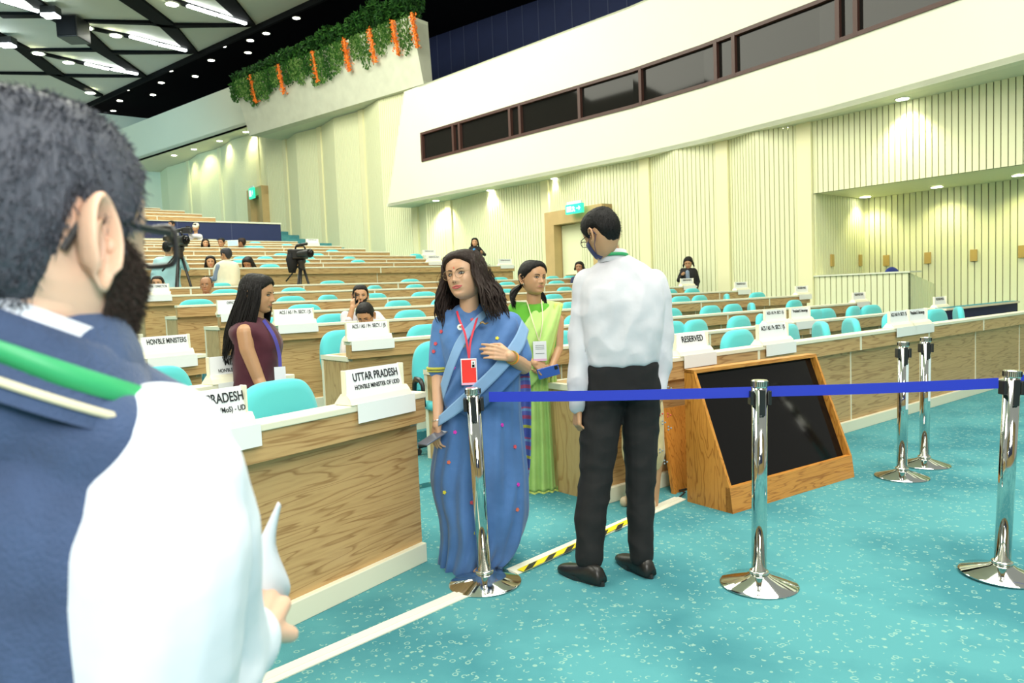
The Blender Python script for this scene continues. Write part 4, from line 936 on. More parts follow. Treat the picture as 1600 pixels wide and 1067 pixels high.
def ear(mb, sx, k=1.0):
    """outer ear on the side sx of the head frame"""
    c = Vector((sx*.0745, .012, -.012)); L_ = []
    pts = [(-.012, .012), (-.010, .026), (.000, .034), (.012, .033), (.020, .022), (.019, .006), (.013, -.010), (.006, -.022), (-.002, -.030), (-.009, -.028), (-.010, -.018)]
    P3 = [c+Vector((sx*(.010+.010*max(0, (y+.012)/.03)), y*k, z*k)) for y, z in pts]
    mb.tube(P3, [.0035, .004, .0045, .0045, .0045, .0045, .0045, .005, .0065, .006, .003], 8)
    inner = [c+Vector((sx*(.004+.008*max(0, (y+.012)/.03)), y*k*.9, z*k*.9)) for y, z in pts]
    vs = [mb.bm.verts.new(p) for p in inner]; cc = mb.bm.verts.new(c+Vector((sx*.001, .0, .0)))
    for i in range(len(vs)-1): mb.face([cc, vs[i], vs[i+1]]); 
    v2 = [mb.bm.verts.new(p+Vector((sx*.003, 0, 0))) for p in P3]
    for i in range(len(vs)-1): mb.face([vs[i], v2[i], v2[i+1], vs[i+1]])
    c2 = mb.bm.verts.new(c+Vector((-sx*.006, .004, 0)))
    for i in range(len(v2)-1): mb.face([v2[i], c2, v2[i+1]])
    mb.tube([c+Vector((sx*.010, -.004, .018)), c+Vector((sx*.014, .008, .016)), c+Vector((sx*.014, .010, .002)), c+Vector((sx*.012, .004, -.012)), c+Vector((sx*.010, -.006, -.014))], [.002, .0035, .004, .0035, .003], 6)
    mb.tube([c+Vector((sx*.004, -.011, .004)), c+Vector((sx*.010, -.008, -.002)), c+Vector((sx*.006, -.009, -.009))], [.003, .005, .003], 6)
def head_matrix(center, scale, yaw, pitch=0, roll=0):
    """yaw 0 looks at -y (the camera side), positive turns towards picture left; pitch>0 looks down"""
    return Matrix.Translation(center) @ Matrix.Rotation(-yaw, 4, 'Z') @ Matrix.Rotation(roll, 4, 'Y') @ Matrix.Rotation(pitch, 4, 'X') @ Matrix.Diagonal((scale, scale, scale, 1))
def xf(mb, mx):
    for v in mb.bm.verts: v.co = mx @ v.co
    return mb
def head_mesh(mx, fem=0.0, nz=76, na=88, ears=True):
    mb = MB(); mb.loft([[hpt(2*PI*j/na, .1155-(.2295)*(i/nz), 0, fem) for j in range(na)] for i in range(nz+1)])
    if ears: ear(mb, 1); ear(mb, -1)
    bmesh.ops.recalc_face_normals(mb.bm, faces=mb.bm.faces); xf(mb, mx); me = bpy.data.meshes.new('head'); mb.bm.to_mesh(me); mb.bm.free(); return me
def face_parts(par, mx, fem=0.0, lipm='lip', look=0.0, brow=1.0, hairm='hair_black', smile=0.0, lipk=1.0, lashes=True, closed=False, detail=True):
    for sx in (-1, 1):
        n = 12; up = []; lo = []
        for i in range(n+1):
            t = i/n*2-1; x = sx*(.031+.0135*t); h1 = (.0055 if not closed else .0008)*(1-t*t)**.8; h0 = -.0042*(1-t*t)**.9 if not closed else -.002*(1-t*t); zc = .0005*t*sx
            up.append(Vector((x, fy(x, .002+h1, fem)-.0012-.002*(1-t*t), .001+zc+h1))); lo.append(Vector((x, fy(x, h0, fem)-.0012-.002*(1-t*t), .001+zc+h0)))
        mb = MB(); mb.loft([up, lo], closed=False, cap=False); e = build('eye', xf(mb, mx), M['eye_white'], par, smooth=True)
        if not closed:
            mb = MB(); cx = sx*.031+look; c = Vector((cx, fy(cx, .001, fem)-.0042, .0012)); mb.lathe([(.0001, 0), (.0036, .0004), (.0064, .0), (.0064, -.003)], 16); rotm = Matrix.Translation(c) @ Matrix.Rotation(PI/2, 4, 'X')
            xf(mb, rotm); build('iris', xf(mb, mx), M['iris'], e, smooth=True)
        mb = MB(); mb.tube([p+Vector((0, -.0008, .0004)) for p in up], [.0006+.0014*(1-abs(i/n*2-1)**2) for i in range(n+1)], 5); mb.tube([p+Vector((0, -.0005, 0)) for p in lo], .0006, 5); build('lashes', xf(mb, mx), M[hairm], e)
        mb = MB(); pts = []; rs = []
        for i in range(11):
            t = i/10; x = sx*(.012+.036*t); z = .0165+.0075*math.sin(min(1, t*1.25)*PI*.62)-.003*t; pts.append(Vector((x, fy(x, z, fem)-.0014, z))); rs.append((.0034-.0008*fem)*brow*(1-t)**.35+.0003)
        mb.tube(pts, rs, 6, .55); build('eyebrow', xf(mb, mx), M[hairm], par, smooth=True)
    for nm, zc, th, sg in (('upper_lip', -.0555, .0033, 1), ('lower_lip', -.0625, .0042, -1)):
        mb = MB(); pts = []; rs = []
        for i in range(15):
            t = i/14*2-1; x = .0255*t*lipk; z = zc+(-.0022*(1-t*t)*1.0 if sg < 0 else .0012*math.cos(t*5)*(1-t*t))-(.0585+zc)*t*t*(1)+smile*t*t; pts.append(Vector((x, fy(x, z, fem)+.0010, z))); rs.append(th*(1-t*t)**.5*lipk+.0004)
        mb.tube(pts, rs, 8, .8); build(nm, xf(mb, mx), M[lipm], par, smooth=True)
    if detail:
        mb = MB()
        for sx in (-1, 1): mb.ell((sx*.0065, fy(.0065, -.038)-.0022, -.0395), (.0028, .0035, .0014), 8, 6)
        build('nostril', xf(mb, mx), M['iris'], par)
def hand(mb, w, d, nrm, L_=.18, curl=(.5, .6, .7, .8), thumb=.5, side=1, spread=.12, tips=1.0, thumb_out=.7):
    """w wrist, d pointing direction, nrm back-of-hand normal, side=+1 puts the thumb on d x nrm"""
    w = Vector(w); d = Vector(d).normalized(); n = Vector(nrm); n = (n-d*n.dot(d)).normalized(); s_ = d.cross(n)*side; k = L_/.18
    for i in range(4):
        o = (.030-.020*i)*k; cap(mb, w+s_*o*.55+d*.008*k, w+s_*o+d*(.085-.004*abs(i-1.2))*k, .0155*k, .0115*k)
    R = [.0088, .0092, .0088, .0076]; Ls = [(.040, .025, .020), (.044, .029, .022), (.041, .027, .021), (.033, .021, .018)]
    for i in range(4):
        o = (.030-.020*i)*k; p = w+s_*o+d*(.086-.004*abs(i-1.2))*k; ang = 0; r = R[i]*k; dd_ = (d+s_*spread*(1.2-i)*.5).normalized()
        for j in range(3):
            ang += curl[i]*(.95, 1.0, .7)[j]; q = p+(dd_*math.cos(ang)-n*math.sin(ang))*Ls[i][j]*k; cap(mb, p, q, r, r*.93, n=10, m=3); p = q; r *= .93
    b = w+s_*.026*k+d*.022*k-n*.006*k; v = (d*.62+s_*thumb_out-n*.25*thumb).normalized(); q = b+v*.042*k; cap(mb, b, q, .0145*k, .0108*k); v2 = (d*.85+s_*(thumb_out-.55)-n*.75*thumb).normalized(); q2 = q+v2*.032*k; cap(mb, q, q2, .0105*k, .0095*k); v3 = (d*.9-s_*.25*thumb-n*.8*thumb).normalized(); cap(mb, q2, q2+v3*.024*k, .0095*k, .0078*k)
def locks(mb, specs, n=9):
    for pts, r in specs: mb.tube(pts, r, 7, .6)
def ribbon(mb, pts, w_, th=.0012, up=(0, 0, 1), wdir=None):
    pts = [Vector(p) for p in pts]; rings = []
    for i, p in enumerate(pts):
        t = (pts[min(i+1, len(pts)-1)]-pts[max(i-1, 0)]).normalized()
        s_ = Vector(wdir[i]) if isinstance(wdir, list) else (Vector(wdir) if wdir is not None else t.cross(Vector(up)))
        s_ = (s_-t*s_.dot(t)).normalized(); n = t.cross(s_); ww = w_[i] if isinstance(w_, list) else w_
        rings.append([p-s_*ww/2-n*th/2, p+s_*ww/2-n*th/2, p+s_*ww/2+n*th/2, p-s_*ww/2+n*th/2])
    mb.loft(rings)
def smooth_pts(pts, k=6):
    """Catmull-Rom through the points"""
    P_ = [Vector(p) for p in pts]; out = []
    for i in range(len(P_)-1):
        a = P_[max(i-1, 0)]; b = P_[i]; c = P_[i+1]; d = P_[min(i+2, len(P_)-1)]
        for j in range(k):
            t = j/k; out.append(.5*((2*b)+(-a+c)*t+(2*a-5*b+4*c-d)*t*t+(-a+3*b-3*c+d)*t**3))
    out.append(P_[-1]); return out
def spectacles(par, mx, m_, r=.021, rect=False, thin=.0009, ht=1.0):
    for sx in (-1, 1):
        c = Vector((sx*.033, -.105, -.003)); pts = []
        for i in range(25):
            a = 2*PI*i/24; ca, sa = math.cos(a), math.sin(a)
            if rect: ca = math.copysign(abs(ca)**.45, ca); sa = math.copysign(abs(sa)**.45, sa)*.72
            pts.append(c+Vector((ca*r, .006*abs(ca*r+sx*.0)*0+.10*max(0, (sx*(ca*r)))*.35, sa*r*ht)))
        mb = MB(); mb.tube(pts, thin*1.3, 6); rim = build('rim', xf(mb, mx), M[m_], par)
        mb = MB(); mb.poly(pts[:-1]); build('lens', xf(mb, mx), M['lens'], rim)
        mb = MB(); mb.tube([c+Vector((sx*r, .008, .006)), Vector((sx*.072, -.080, .006)), Vector((sx*.0815, .0, .006)), Vector((sx*.082, .022, .004)), Vector((sx*.080, .038, -.022))], thin*1.5, 6); build('temple', xf(mb, mx), M[m_], par)
    mb = MB(); mb.tube([Vector((-.0125, -.105, .003)), Vector((0, -.109, .006)), Vector((.0125, -.105, .003))], thin*1.3, 6); build('bridge', xf(mb, mx), M[m_], par)
# ---------------------------------------------------------------- woman in the blue sari
def PW(Y0): return lambda px, py, dy=0.0: atY(px, py, Y0+dy)
def blue_woman():
    Y0 = 3.70; P = PW(Y0); t = empty('person', onz(745, 886)); T = MB(); T.bm.free()
    par = t; inv = -Vector(t.location)
    def B(name, mb, m, **k): o = build(name, mb, m, par, **k); o.location = inv; return o
    def MO(name, ms, m, **k): o = mesh_obj(name, ms, m, par, **k); o.location = inv; return o
    hc = P(726, 430, .02); mx = head_matrix(hc, 1.07, math.radians(27), math.radians(-3), math.radians(-8))
    mb = MB()
    cap(mb, P(732, 446, .03), P(734, 500, .05), .047, .055)                       # neck
    cap(mb, P(697, 502, .06), P(778, 500, .06), .055, .055, 1); cap(mb, P(720, 520, .05), P(760, 520, .05), .07, .07, .8)
    cap(mb, P(720, 545, .04), P(762, 545, .04), .09, .09, .85); cap(mb, P(725, 600, .06), P(765, 600, .06), .09, .09, .8); cap(mb, P(722, 640, .06), P(768, 640, .06), .10, .10, .8)
    chain(mb, [P(722, 650, .06), P(712, 760, .02), P(715, 862, .04)], [.085, .06, .04]); chain(mb, [P(768, 650, .06), P(772, 760, .0), P(752, 868, -.04)], [.085, .06, .04])
    body = fuse(mb, .012, 5)
    ar = MB()
    chain(ar, [P(690, 512, .06), P(686, 580, .05), P(684, 655, -.06)], [.050, .040, .024]); 
    cap(ar, P(684, 655, -.06), P(683, 664, -.07), .024, .024)
    wr = P(683, 662, -.07); hand(ar, wr, P(679, 700, -.06)-wr, (-.75, -.6, .1), .165, (.35, .40, .45, .5), .9, 1, thumb_out=.5)
    chain(ar, [P(800, 505, .06), P(818, 572, .02), P(795, 556, -.17)], [.050, .042, .027])
    w2 = P(796, 556, -.17); hand(ar, w2, P(768, 549, -.20)-w2, (.1, -.95, .25), .165, (.42, .52, .56, .55), .8, 1, thumb_out=.45)
    arms = fuse(ar, .0038, 3)
    feet = MB()
    for px, py, dy in ((742, 884, -.04), (757, 880, -.12)):
        f = P(px, py, dy); f.z = .03; cap(feet, f+Vector((0, .06, .02)), f+Vector((-.01, -.09, -.005)), .032, .026, .8, (1, 0, 0))
    feetm = fuse(feet, .006, 3)
    MO('body', [body, arms, head_mesh(mx, 1), feetm], M['skin_light'])
    face_holder = par
    fp_start = set(bpy.data.objects)
    face_parts(par, mx, 1, 'lip', -.0035, 1.25, 'hair_black', .0035, 1.12)
    spectacles(par, mx, 'gold', .0215, thin=.0007)
    mb = MB(); mb.ell((0, fy(0, .027, 1)-.0004, .029), (.0022, .001, .0042), 8, 6); build('bindi', xf(mb, mx), M['badge_red'], par)
    for sx in (1,): mb = MB(); mb.ell((sx*.086, .0, -.052), (.003, .003, .004), 8, 6); mb.ell((sx*.086, 0, -.062), (.0045, .0045, .008), 10, 8); build('earring', xf(mb, mx), M['steel'], par)
    # hair
    mb = MB(); hair_shell(mb, zmin_long, .008, vol=.009, seed=3, part=True); rnd = random.Random(5)
    for i in range(330):
        side = -1 if rnd.random() < .42 else 1; a = rnd.uniform(58, 178)*side; ar_ = math.radians(a); zs = rnd.uniform(.0, .10) if abs(a) > 66 else rnd.uniform(.045, .10)
        p0 = hpt(ar_, zs, .010+rnd.random()*.008, feats=False); L_ = rnd.uniform(.13, .235)-max(0, zs)*.0; pts = []; rs = []
        out = Vector((math.sin(ar_), -math.cos(ar_), 0)); ph = rnd.random()*6; k0 = rnd.uniform(.7, 1.2)
        base = hpt(ar_, -.01, .012+rnd.random()*.014, feats=False)
        for j in range(13):
            f = j/12
            if f < .3: q = p0.lerp(base, f/.3)
            else: g = (f-.3)/.7; q = base+out*(.025*math.sin(g*PI*.75)*k0+.018*g)+Vector((0, 0, -L_*g))
            q = q+Vector((math.sin(ph+f*9)*.014*f, math.cos(ph*1.3+f*8)*.012*f, 0)); 
            if f > .3: q.y += .02*g if abs(a) > 100 else -.012*g; q.x += .028*g*g if side > 0 else -.004*g
            pts.append(q); rs.append(.0075*(1-f**3)*rnd.uniform(.75, 1.1)+.0006)
        mb.tube(pts, rs, 6, .55)
    for i in range(260):        # stray strands
        side = -1 if rnd.random() < .5 else 1; a = math.radians(rnd.uniform(75, 175)*side); p0 = hpt(a, rnd.uniform(-.02, .05), .03, feats=False); ph = rnd.random()*6; out = Vector((math.sin(a), -math.cos(a), 0)); L_ = rnd.uniform(.1, .27)
        mb.tube([p0+out*(.02*math.sin(f*3)+.012*f)+Vector((.006*math.sin(ph+7*f), .006*math.cos(ph+6*f), -L_*f)) for f in [k/8 for k in range(9)]], .0007, 3)
    build('hair', xf(mb, mx), M['hair_brown'], par, smooth=True)
    # everything made from head-frame shapes is in place coordinates already
    for o in set(bpy.data.objects)-fp_start:
        if o.parent == par and o.location.length < 1e-6: o.location = inv
    # blouse
    bl = MB()
    cap(bl, P(700, 503, .06), P(782, 502, .06), .062, .062, 1); stack(bl, [(P(738, 492, .05), .13, .075), (P(740, 510, .045), .175, .105), (P(742, 530, .04), .175, .125), (P(744, 555, .03), .165, .125), (P(746, 590, .04), .155, .12), (P(747, 612, .04), .16, .12)])
    cap(bl, P(722, 494, .05), P(752, 494, .05), .07, .07, .8)
    chain(bl, [P(692, 510, .06), P(686, 576, .05)], [.060, .056]); chain(bl, [P(797, 506, .06), P(814, 556, .03)], [.062, .056])
    MO('blouse', [fuse(bl, .008, 5, fold=.003, fsc=(22, 22, 10))], SARI_B)
    mb = MB(); c = P(686, 578, .05); mb.tube([c+Vector((.0585*math.cos(a), .0585*math.sin(a), .012)) for a in [2*PI*i/24 for i in range(25)]], .0075, 6); mb.tube([c+Vector((.0585*math.cos(a), .0585*math.sin(a), -.002)) for a in [2*PI*i/24 for i in range(25)]], .0045, 6); B('sleeve_border', mb, M['sari_yellow'])
    # skirt of the sari: rings through the silhouette, pleated
    R = [(575, 694, 812, .12), (600, 692, 812, .13), (630, 690, 812, .14), (665, 686, 815, .155), (700, 681, 819, .165), (740, 676, 823, .175), (775, 681, 823, .18), (805, 689, 820, .18), (835, 692, 813, .175), (862, 690, 800, .165), (882, 688, 782, .14), (893, 690, 760, .12)]
    rings = []; n = 120
    hs = smooth_pts([Vector((py, xl, xr)) for py, xl, xr, _ in R], 5); ds = smooth_pts([Vector((d_, 0, 0)) for *_, d_ in R], 5)
    for i, (h_, d_) in enumerate(zip(hs, ds)):
        f = i/(len(hs)-1); py, xl, xr = h_; c = P((xl+xr)/2, py, .05); hw = (P(xr, py, .05)-P(xl, py, .05)).length/2; ring_ = []
        for j in range(n):
            a = 2*PI*j/n; fr = max(0, -math.sin(a)); ple = (.007*f+.004)*math.sin(a*15+2.2*math.sin(f*3+a))*(.3+.7*fr)+.026*(f**.6)*(1-abs(noise.noise(Vector((a*2.1+f*1.5, f*1.6, 4)))*3.2))+.018*f*math.sin(a*4+f*4)+.010*noise.noise(Vector((a*4, f*9, 1)))*f
            r1 = hw+ple*.6; r2 = d_.x+ple*1.2
            dz = 0
            if f > .8: dz = .03*(f-.8)/.2*math.cos(a-.4)           # hem rises towards picture right
            ring_.append(c+Vector((math.cos(a)*r1, math.sin(a)*r2-.02*f, dz)))
        rings.append(ring_)
    nh = len(rings)-7; mb = MB(); mb.loft([[q+Vector((0, 0, 0)) for q in r] for r in rings[nh:]], cap=False); hm_ = B('sari_hem', mb, M['sari_pale'], smooth=True); hm_.modifiers.new('solid', 'SOLIDIFY').thickness = .004
    mb = MB(); mb.loft(rings[:nh+1], cap=False); sk = B('sari_skirt', mb, SARI, smooth=True); so = sk.modifiers.new('solid', 'SOLIDIFY'); so.thickness = .003
    # the draped length: from the left hip across the chest to her left shoulder, falling over the left arm
    def sheet(name, rows, m_, th=.003, fold=.006, fr=3.2, k=5, seed=0):
        """rows: list of edges, each a list of points; woven into one cloth"""
        S = [smooth_pts(r, k) for r in rows]; cols = list(zip(*S)); cols = [smooth_pts(list(c), k) for c in cols]; G = list(zip(*cols)); mb = MB()
        V_ = [[mb.bm.verts.new(Vector(q)+Vector((0, -1, .2))*fold*math.sin(i*fr/k*1.9+seed+.25*j/k)*min(1, i/4, (len(G)-1-i)/4)) for j, q in enumerate(r)] for i, r in enumerate(G)]
        for i in range(len(V_)-1):
            for j in range(len(V_[0])-1): mb.face([V_[i][j], V_[i][j+1], V_[i+1][j+1], V_[i+1][j]])
        o = B(name, mb, m_, smooth=True); s_ = o.modifiers.new('solid', 'SOLIDIFY'); s_.thickness = th; return o
    drape = [[P(690, 600, -.06), P(700, 568, -.10), P(716, 530, -.09), P(745, 497, -.04), P(763, 484, .03), P(765, 482, .10)],
             [P(692, 618, -.07), P(712, 588, -.125), P(735, 553, -.13), P(763, 512, -.08), P(783, 488, .0), P(790, 486, .12)],
             [P(697, 640, -.08), P(726, 606, -.14), P(752, 574, -.145), P(783, 528, -.09), P(803, 498, .0), P(805, 495, .12)],
             [P(710, 640, -.09), P(742, 617, -.145), P(775, 588, -.13), P(803, 552, -.07), P(818, 522, .02), P(814, 508, .12)],
             [P(735, 655, -.10), P(765, 630, -.14), P(797, 600, -.10), P(819, 574, -.02), P(826, 545, .05), P(820, 525, .14)]]
    sheet('sari_drape', drape, SARI, fold=.009)
    bd1 = [[P(689, 600, -.068), P(699, 567, -.108), P(715, 529, -.100), P(742, 497, -.052), P(757, 484, .0)], [P(693, 626, -.078), P(707, 583, -.120), P(725, 541, -.118), P(750, 506, -.07), P(764, 491, -.01)]]
    sheet('sari_border', bd1, M['sari_pale'], fold=.0)
    bd2 = [[P(686, 650, -.10), P(716, 622, -.152), P(744, 597, -.175), P(775, 566, -.165), P(803, 528, -.095), P(815, 500, -.0)], [P(685, 666, -.10), P(719, 644, -.15), P(752, 616, -.175), P(785, 583, -.165), P(816, 546, -.09), P(826, 516, .0)]]
    sheet('sari_border', bd2, M['sari_pale'], fold=.0)
    # striped tail hanging behind her left arm
    rows = []
    for py, xl, xr in ((560, 800, 824), (600, 800, 829), (640, 798, 830), (680, 800, 830), (720, 804, 829), (752, 808, 826)):
        rows.append([P(xl, py, .12+.01*math.sin(py)), P((xl*2+xr)/3, py+2, .09), P((xl+2*xr)/3, py, .13), P(xr, py-2, .10)])
    sheet('sari_tail', rows, SARI_T, fold=.0)
    # sari lower hem band is woven in the cloth; shoe tips
    for px, py, dy in ((742, 886, -.06), (757, 884, -.13)):
        f = P(px, py, dy); f.z = .012; mb = MB(); cap(mb, f+Vector((0, .09, .004)), f+Vector((-.01, -.10, 0)), .036, .034, .35, (1, 0, 0)); mb.tube([f+Vector((-.034, -.04, .02)), f+Vector((-.0, -.045, .052)), f+Vector((.034, -.04, .02))], .008, 8); B('sandal', mb, M['sandal'], smooth=True)
    # lanyard, badge, pin, bangle, watch
    for pts in ([P(714, 486, -.02), P(718, 500, -.09), P(727, 523, -.15), P(733, 560, -.165)], [P(747, 492, -.03), P(741, 512, -.115), P(735, 535, -.155), P(733, 560, -.167)]):
        mb = MB(); ribbon(mb, smooth_pts(pts, 5), .010, .002, wdir=Vector((1, 0, .3))); B('lanyard_strap', mb, M['lan_red'])
    t2 = empty('badge_holder'); bpy.data.objects.remove(t2)
    def card(c, w_, h_, m_, name='badge_card', rot=.04):
        mb = MB(); mb.box(-w_/2, w_/2, -.0015, .0015, -h_, 0); return build(name, mb, m_, par, loc=Vector(c)+inv, rot=rot)
    c1 = card(P(732, 560, -.168), .077, .128, M['badge_white']); mb = MB(); mb.box(-.034, .034, -.003, -.0016, -.117, -.006); build('red_face', mb, M['badge_red'], c1); mb = MB(); mb.box(.012, .032, -.0042, -.003, -.045, -.010); ph = build('photo', mb, M['board'], c1)
    mb = MB(); mb.ell((.022, -.0043, -.022), (.0035, .0008, .005), 10, 8); mb.box(.016, .028, -.005, -.0042, -.043, -.030); build('portrait', mb, M['iris'], ph); mb = MB(); mb.box(-.0385, .0385, -.0032, -.0016, -.128, -.119); build('pink_edge', mb, M['badge_pinkish'], c1)
    c = P(719, 511, -.115); mb = MB(); mb.lathe([(.0001, 0), (.0135, 0), (.0145, .003), (.0001, .0032)], 24); xf(mb, Matrix.Translation(c) @ Matrix.Rotation(PI/2, 4, 'X')); pn = B('pin_badge', mb, M['white_pin'])
    mb = MB(); mb.ell(c+Vector((0, -.0045, .002)), (.005, .0012, .005), 10, 6); o = build('emblem', mb, M['gold'], pn)
    mb = MB(); mb.tube([P(750, 505, -.118), P(754, 503, -.120), P(758, 506, -.118), P(763, 504, -.112)], [.008, .009, .006, .004], 8, .4); B('brooch', mb, M['gold'], smooth=True)
    wc_ = P(683, 655, -.068); mb = MB(); mb.tube([wc_+Vector((.027*math.cos(a), .027*math.sin(a), .006*math.cos(a))) for a in [2*PI*i/24 for i in range(25)]], .0025, 6); B('bangle', mb, M['steel'])
    wa = P(799, 558, -.16); ax = (P(818, 572, .02)-P(795, 556, -.17)).normalized(); e1 = ax.orthogonal().normalized(); e2_ = ax.cross(e1)
    for off, m_, nm, r_ in ((.0, M['watch_gold'], 'watch', .0045), (.018, M['thread_orange'], 'wrist_thread', .004)):
        mb = MB(); mb.tube([wa+ax*off+(e1*math.cos(a)+e2_*math.sin(a))*.030 for a in [2*PI*i/24 for i in range(25)]], r_, 6); B(nm, mb, m_)
    # embroidered motifs on the cloth
    for (px, py, c_) in ((690, 518, 'r'), (681, 537, 'r'), (678, 549, 'r'), (738, 500, 'r'), (724, 540, 'y'), (777, 529, 'y'), (709, 574, 'm'), (711, 675, 'm'), (784, 664, 'm'), (701, 722, 'o'), (695, 769, 'y'), (737, 785, 'r'), (744, 833, 'y'), (804, 698, 'r'), (809, 757, 'm'), (808, 796, 'o')):
        MOT.append((px, py, c_, par, inv))
    ph_ = P(676, 684, -.13); t2 = empty('smartphone', ph_); tag(t2, "grey smartphone held low in the right hand of the woman in the blue sari", 'phone')
    bdy = build('case', MB().box(-.036, .036, -.004, .004, -.075, .075), M['phone_grey'], t2, bevel=.003); build('camera_bump', MB().box(.008, .030, -.006, -.004, .045, .068), M['black_plastic'], t2)
    t2.rotation_euler = Vector((-.62, -.72, -.28)).to_track_quat('Z', 'Y').to_euler()
    tag(t, 'smiling woman with spectacles in a blue sari with a red badge, holding a phone low', 'person')
    return t
MOT = []
M['sari_pale'] = cloth('pale_blue_border', (.22, .38, .62), .1, bump=.1); M['sari_yellow'] = cloth('yellow_border', (.50, .48, .06), .15); M['sandal'] = mat('beige_sandal', (.55, .45, .30), .6); M['badge_pinkish'] = mat('pink_edge', (.8, .45, .65), .4)
M['white_pin'] = mat('white_pin', (.85, .85, .82), .3); M['watch_gold'] = mat('watch_gold', (.55, .42, .12), .3, .8); M['thread_orange'] = mat('orange_thread', (.85, .28, .03), .6)
SARI = cloth('blue_sari', (.070, .175, .42), .25, 6, .7, .8, 11); SARI_B = cloth('blue_blouse', (.080, .20, .47), .12, 8, .3, .8, 24)
def striped():
    m, nt, b = newmat('striped_sari_tail'); b.inputs['Roughness'].default_value = .8
    tc = nt.nodes.new('ShaderNodeTexCoord'); sp = nt.nodes.new('ShaderNodeSeparateXYZ'); nt.links.new(tc.outputs['Object'], sp.inputs[0])
    mm = nt.nodes.new('ShaderNodeMath'); mm.operation = 'MULTIPLY'; mm.inputs[1].default_value = 6.2; nt.links.new(sp.outputs['Z'], mm.inputs[0]); fr = nt.nodes.new('ShaderNodeMath'); fr.operation = 'FRACT'; nt.links.new(mm.outputs[0], fr.inputs[0])
    cr = nt.nodes.new('ShaderNodeValToRGB'); cr.color_ramp.interpolation = 'CONSTANT'; e = cr.color_ramp.elements; e[0].position = 0; e[0].color = (.06, .10, .38, 1); e[1].position = .22; e[1].color = (.42, .44, .06, 1)
    for p, c in ((.32, (.08, .14, .42)), (.52, (.36, .07, .16)), (.64, (.10, .12, .40)), (.78, (.14, .30, .52)), (.86, (.30, .08, .18)), (.92, (.06, .10, .36))): x = e.new(p); x.color = (*c, 1)
    nt.links.new(fr.outputs[0], cr.inputs[0]); nt.links.new(cr.outputs[0], b.inputs['Base Color']); return m
SARI_T = striped()
BW = blue_woman()
bpy.context.view_layer.update()
def stick_motifs():
    """stitch each motif on the cloth surface that the sight line meets"""
    cols = {'r': (.62, .07, .09), 'y': (.66, .60, .05), 'm': (.70, .03, .45), 'o': (.66, .14, .07)}
    mm = {k: mat('motif_'+k, c, .7) for k, c in cols.items()}; dg = bpy.context.evaluated_depsgraph_get(); got = []
    for px, py, c_, par, inv in MOT:
        best = None
        for o in par.children:
            if o.name.split('.')[0] not in ('sari_skirt', 'sari_drape', 'blouse'): continue
            org = o.matrix_world.inverted() @ Vector((0, 0, H)); d = ray(px, py).normalized(); ok, loc, nr, _ = o.ray_cast(org, d)
            if ok and (best is None or (loc-org).length < best[0]): best = ((loc-org).length, o, loc, nr, c_)
        if best: got.append(best)
    for _, o, loc, nr, c_ in got:
        if nr.y > 0: nr = -nr
        mb = MB(); a = nr.orthogonal().normalized(); b = nr.cross(a); ve = [loc+nr*.006+(a*math.cos(q)+b*math.sin(q))*(.0088+.0016*math.cos(q*5+1)) for q in [2*PI*i/22 for i in range(22)]]
        mb.prism(ve, nr*-.005); build('woven_motif', mb, mm[c_], o)
stick_motifs()
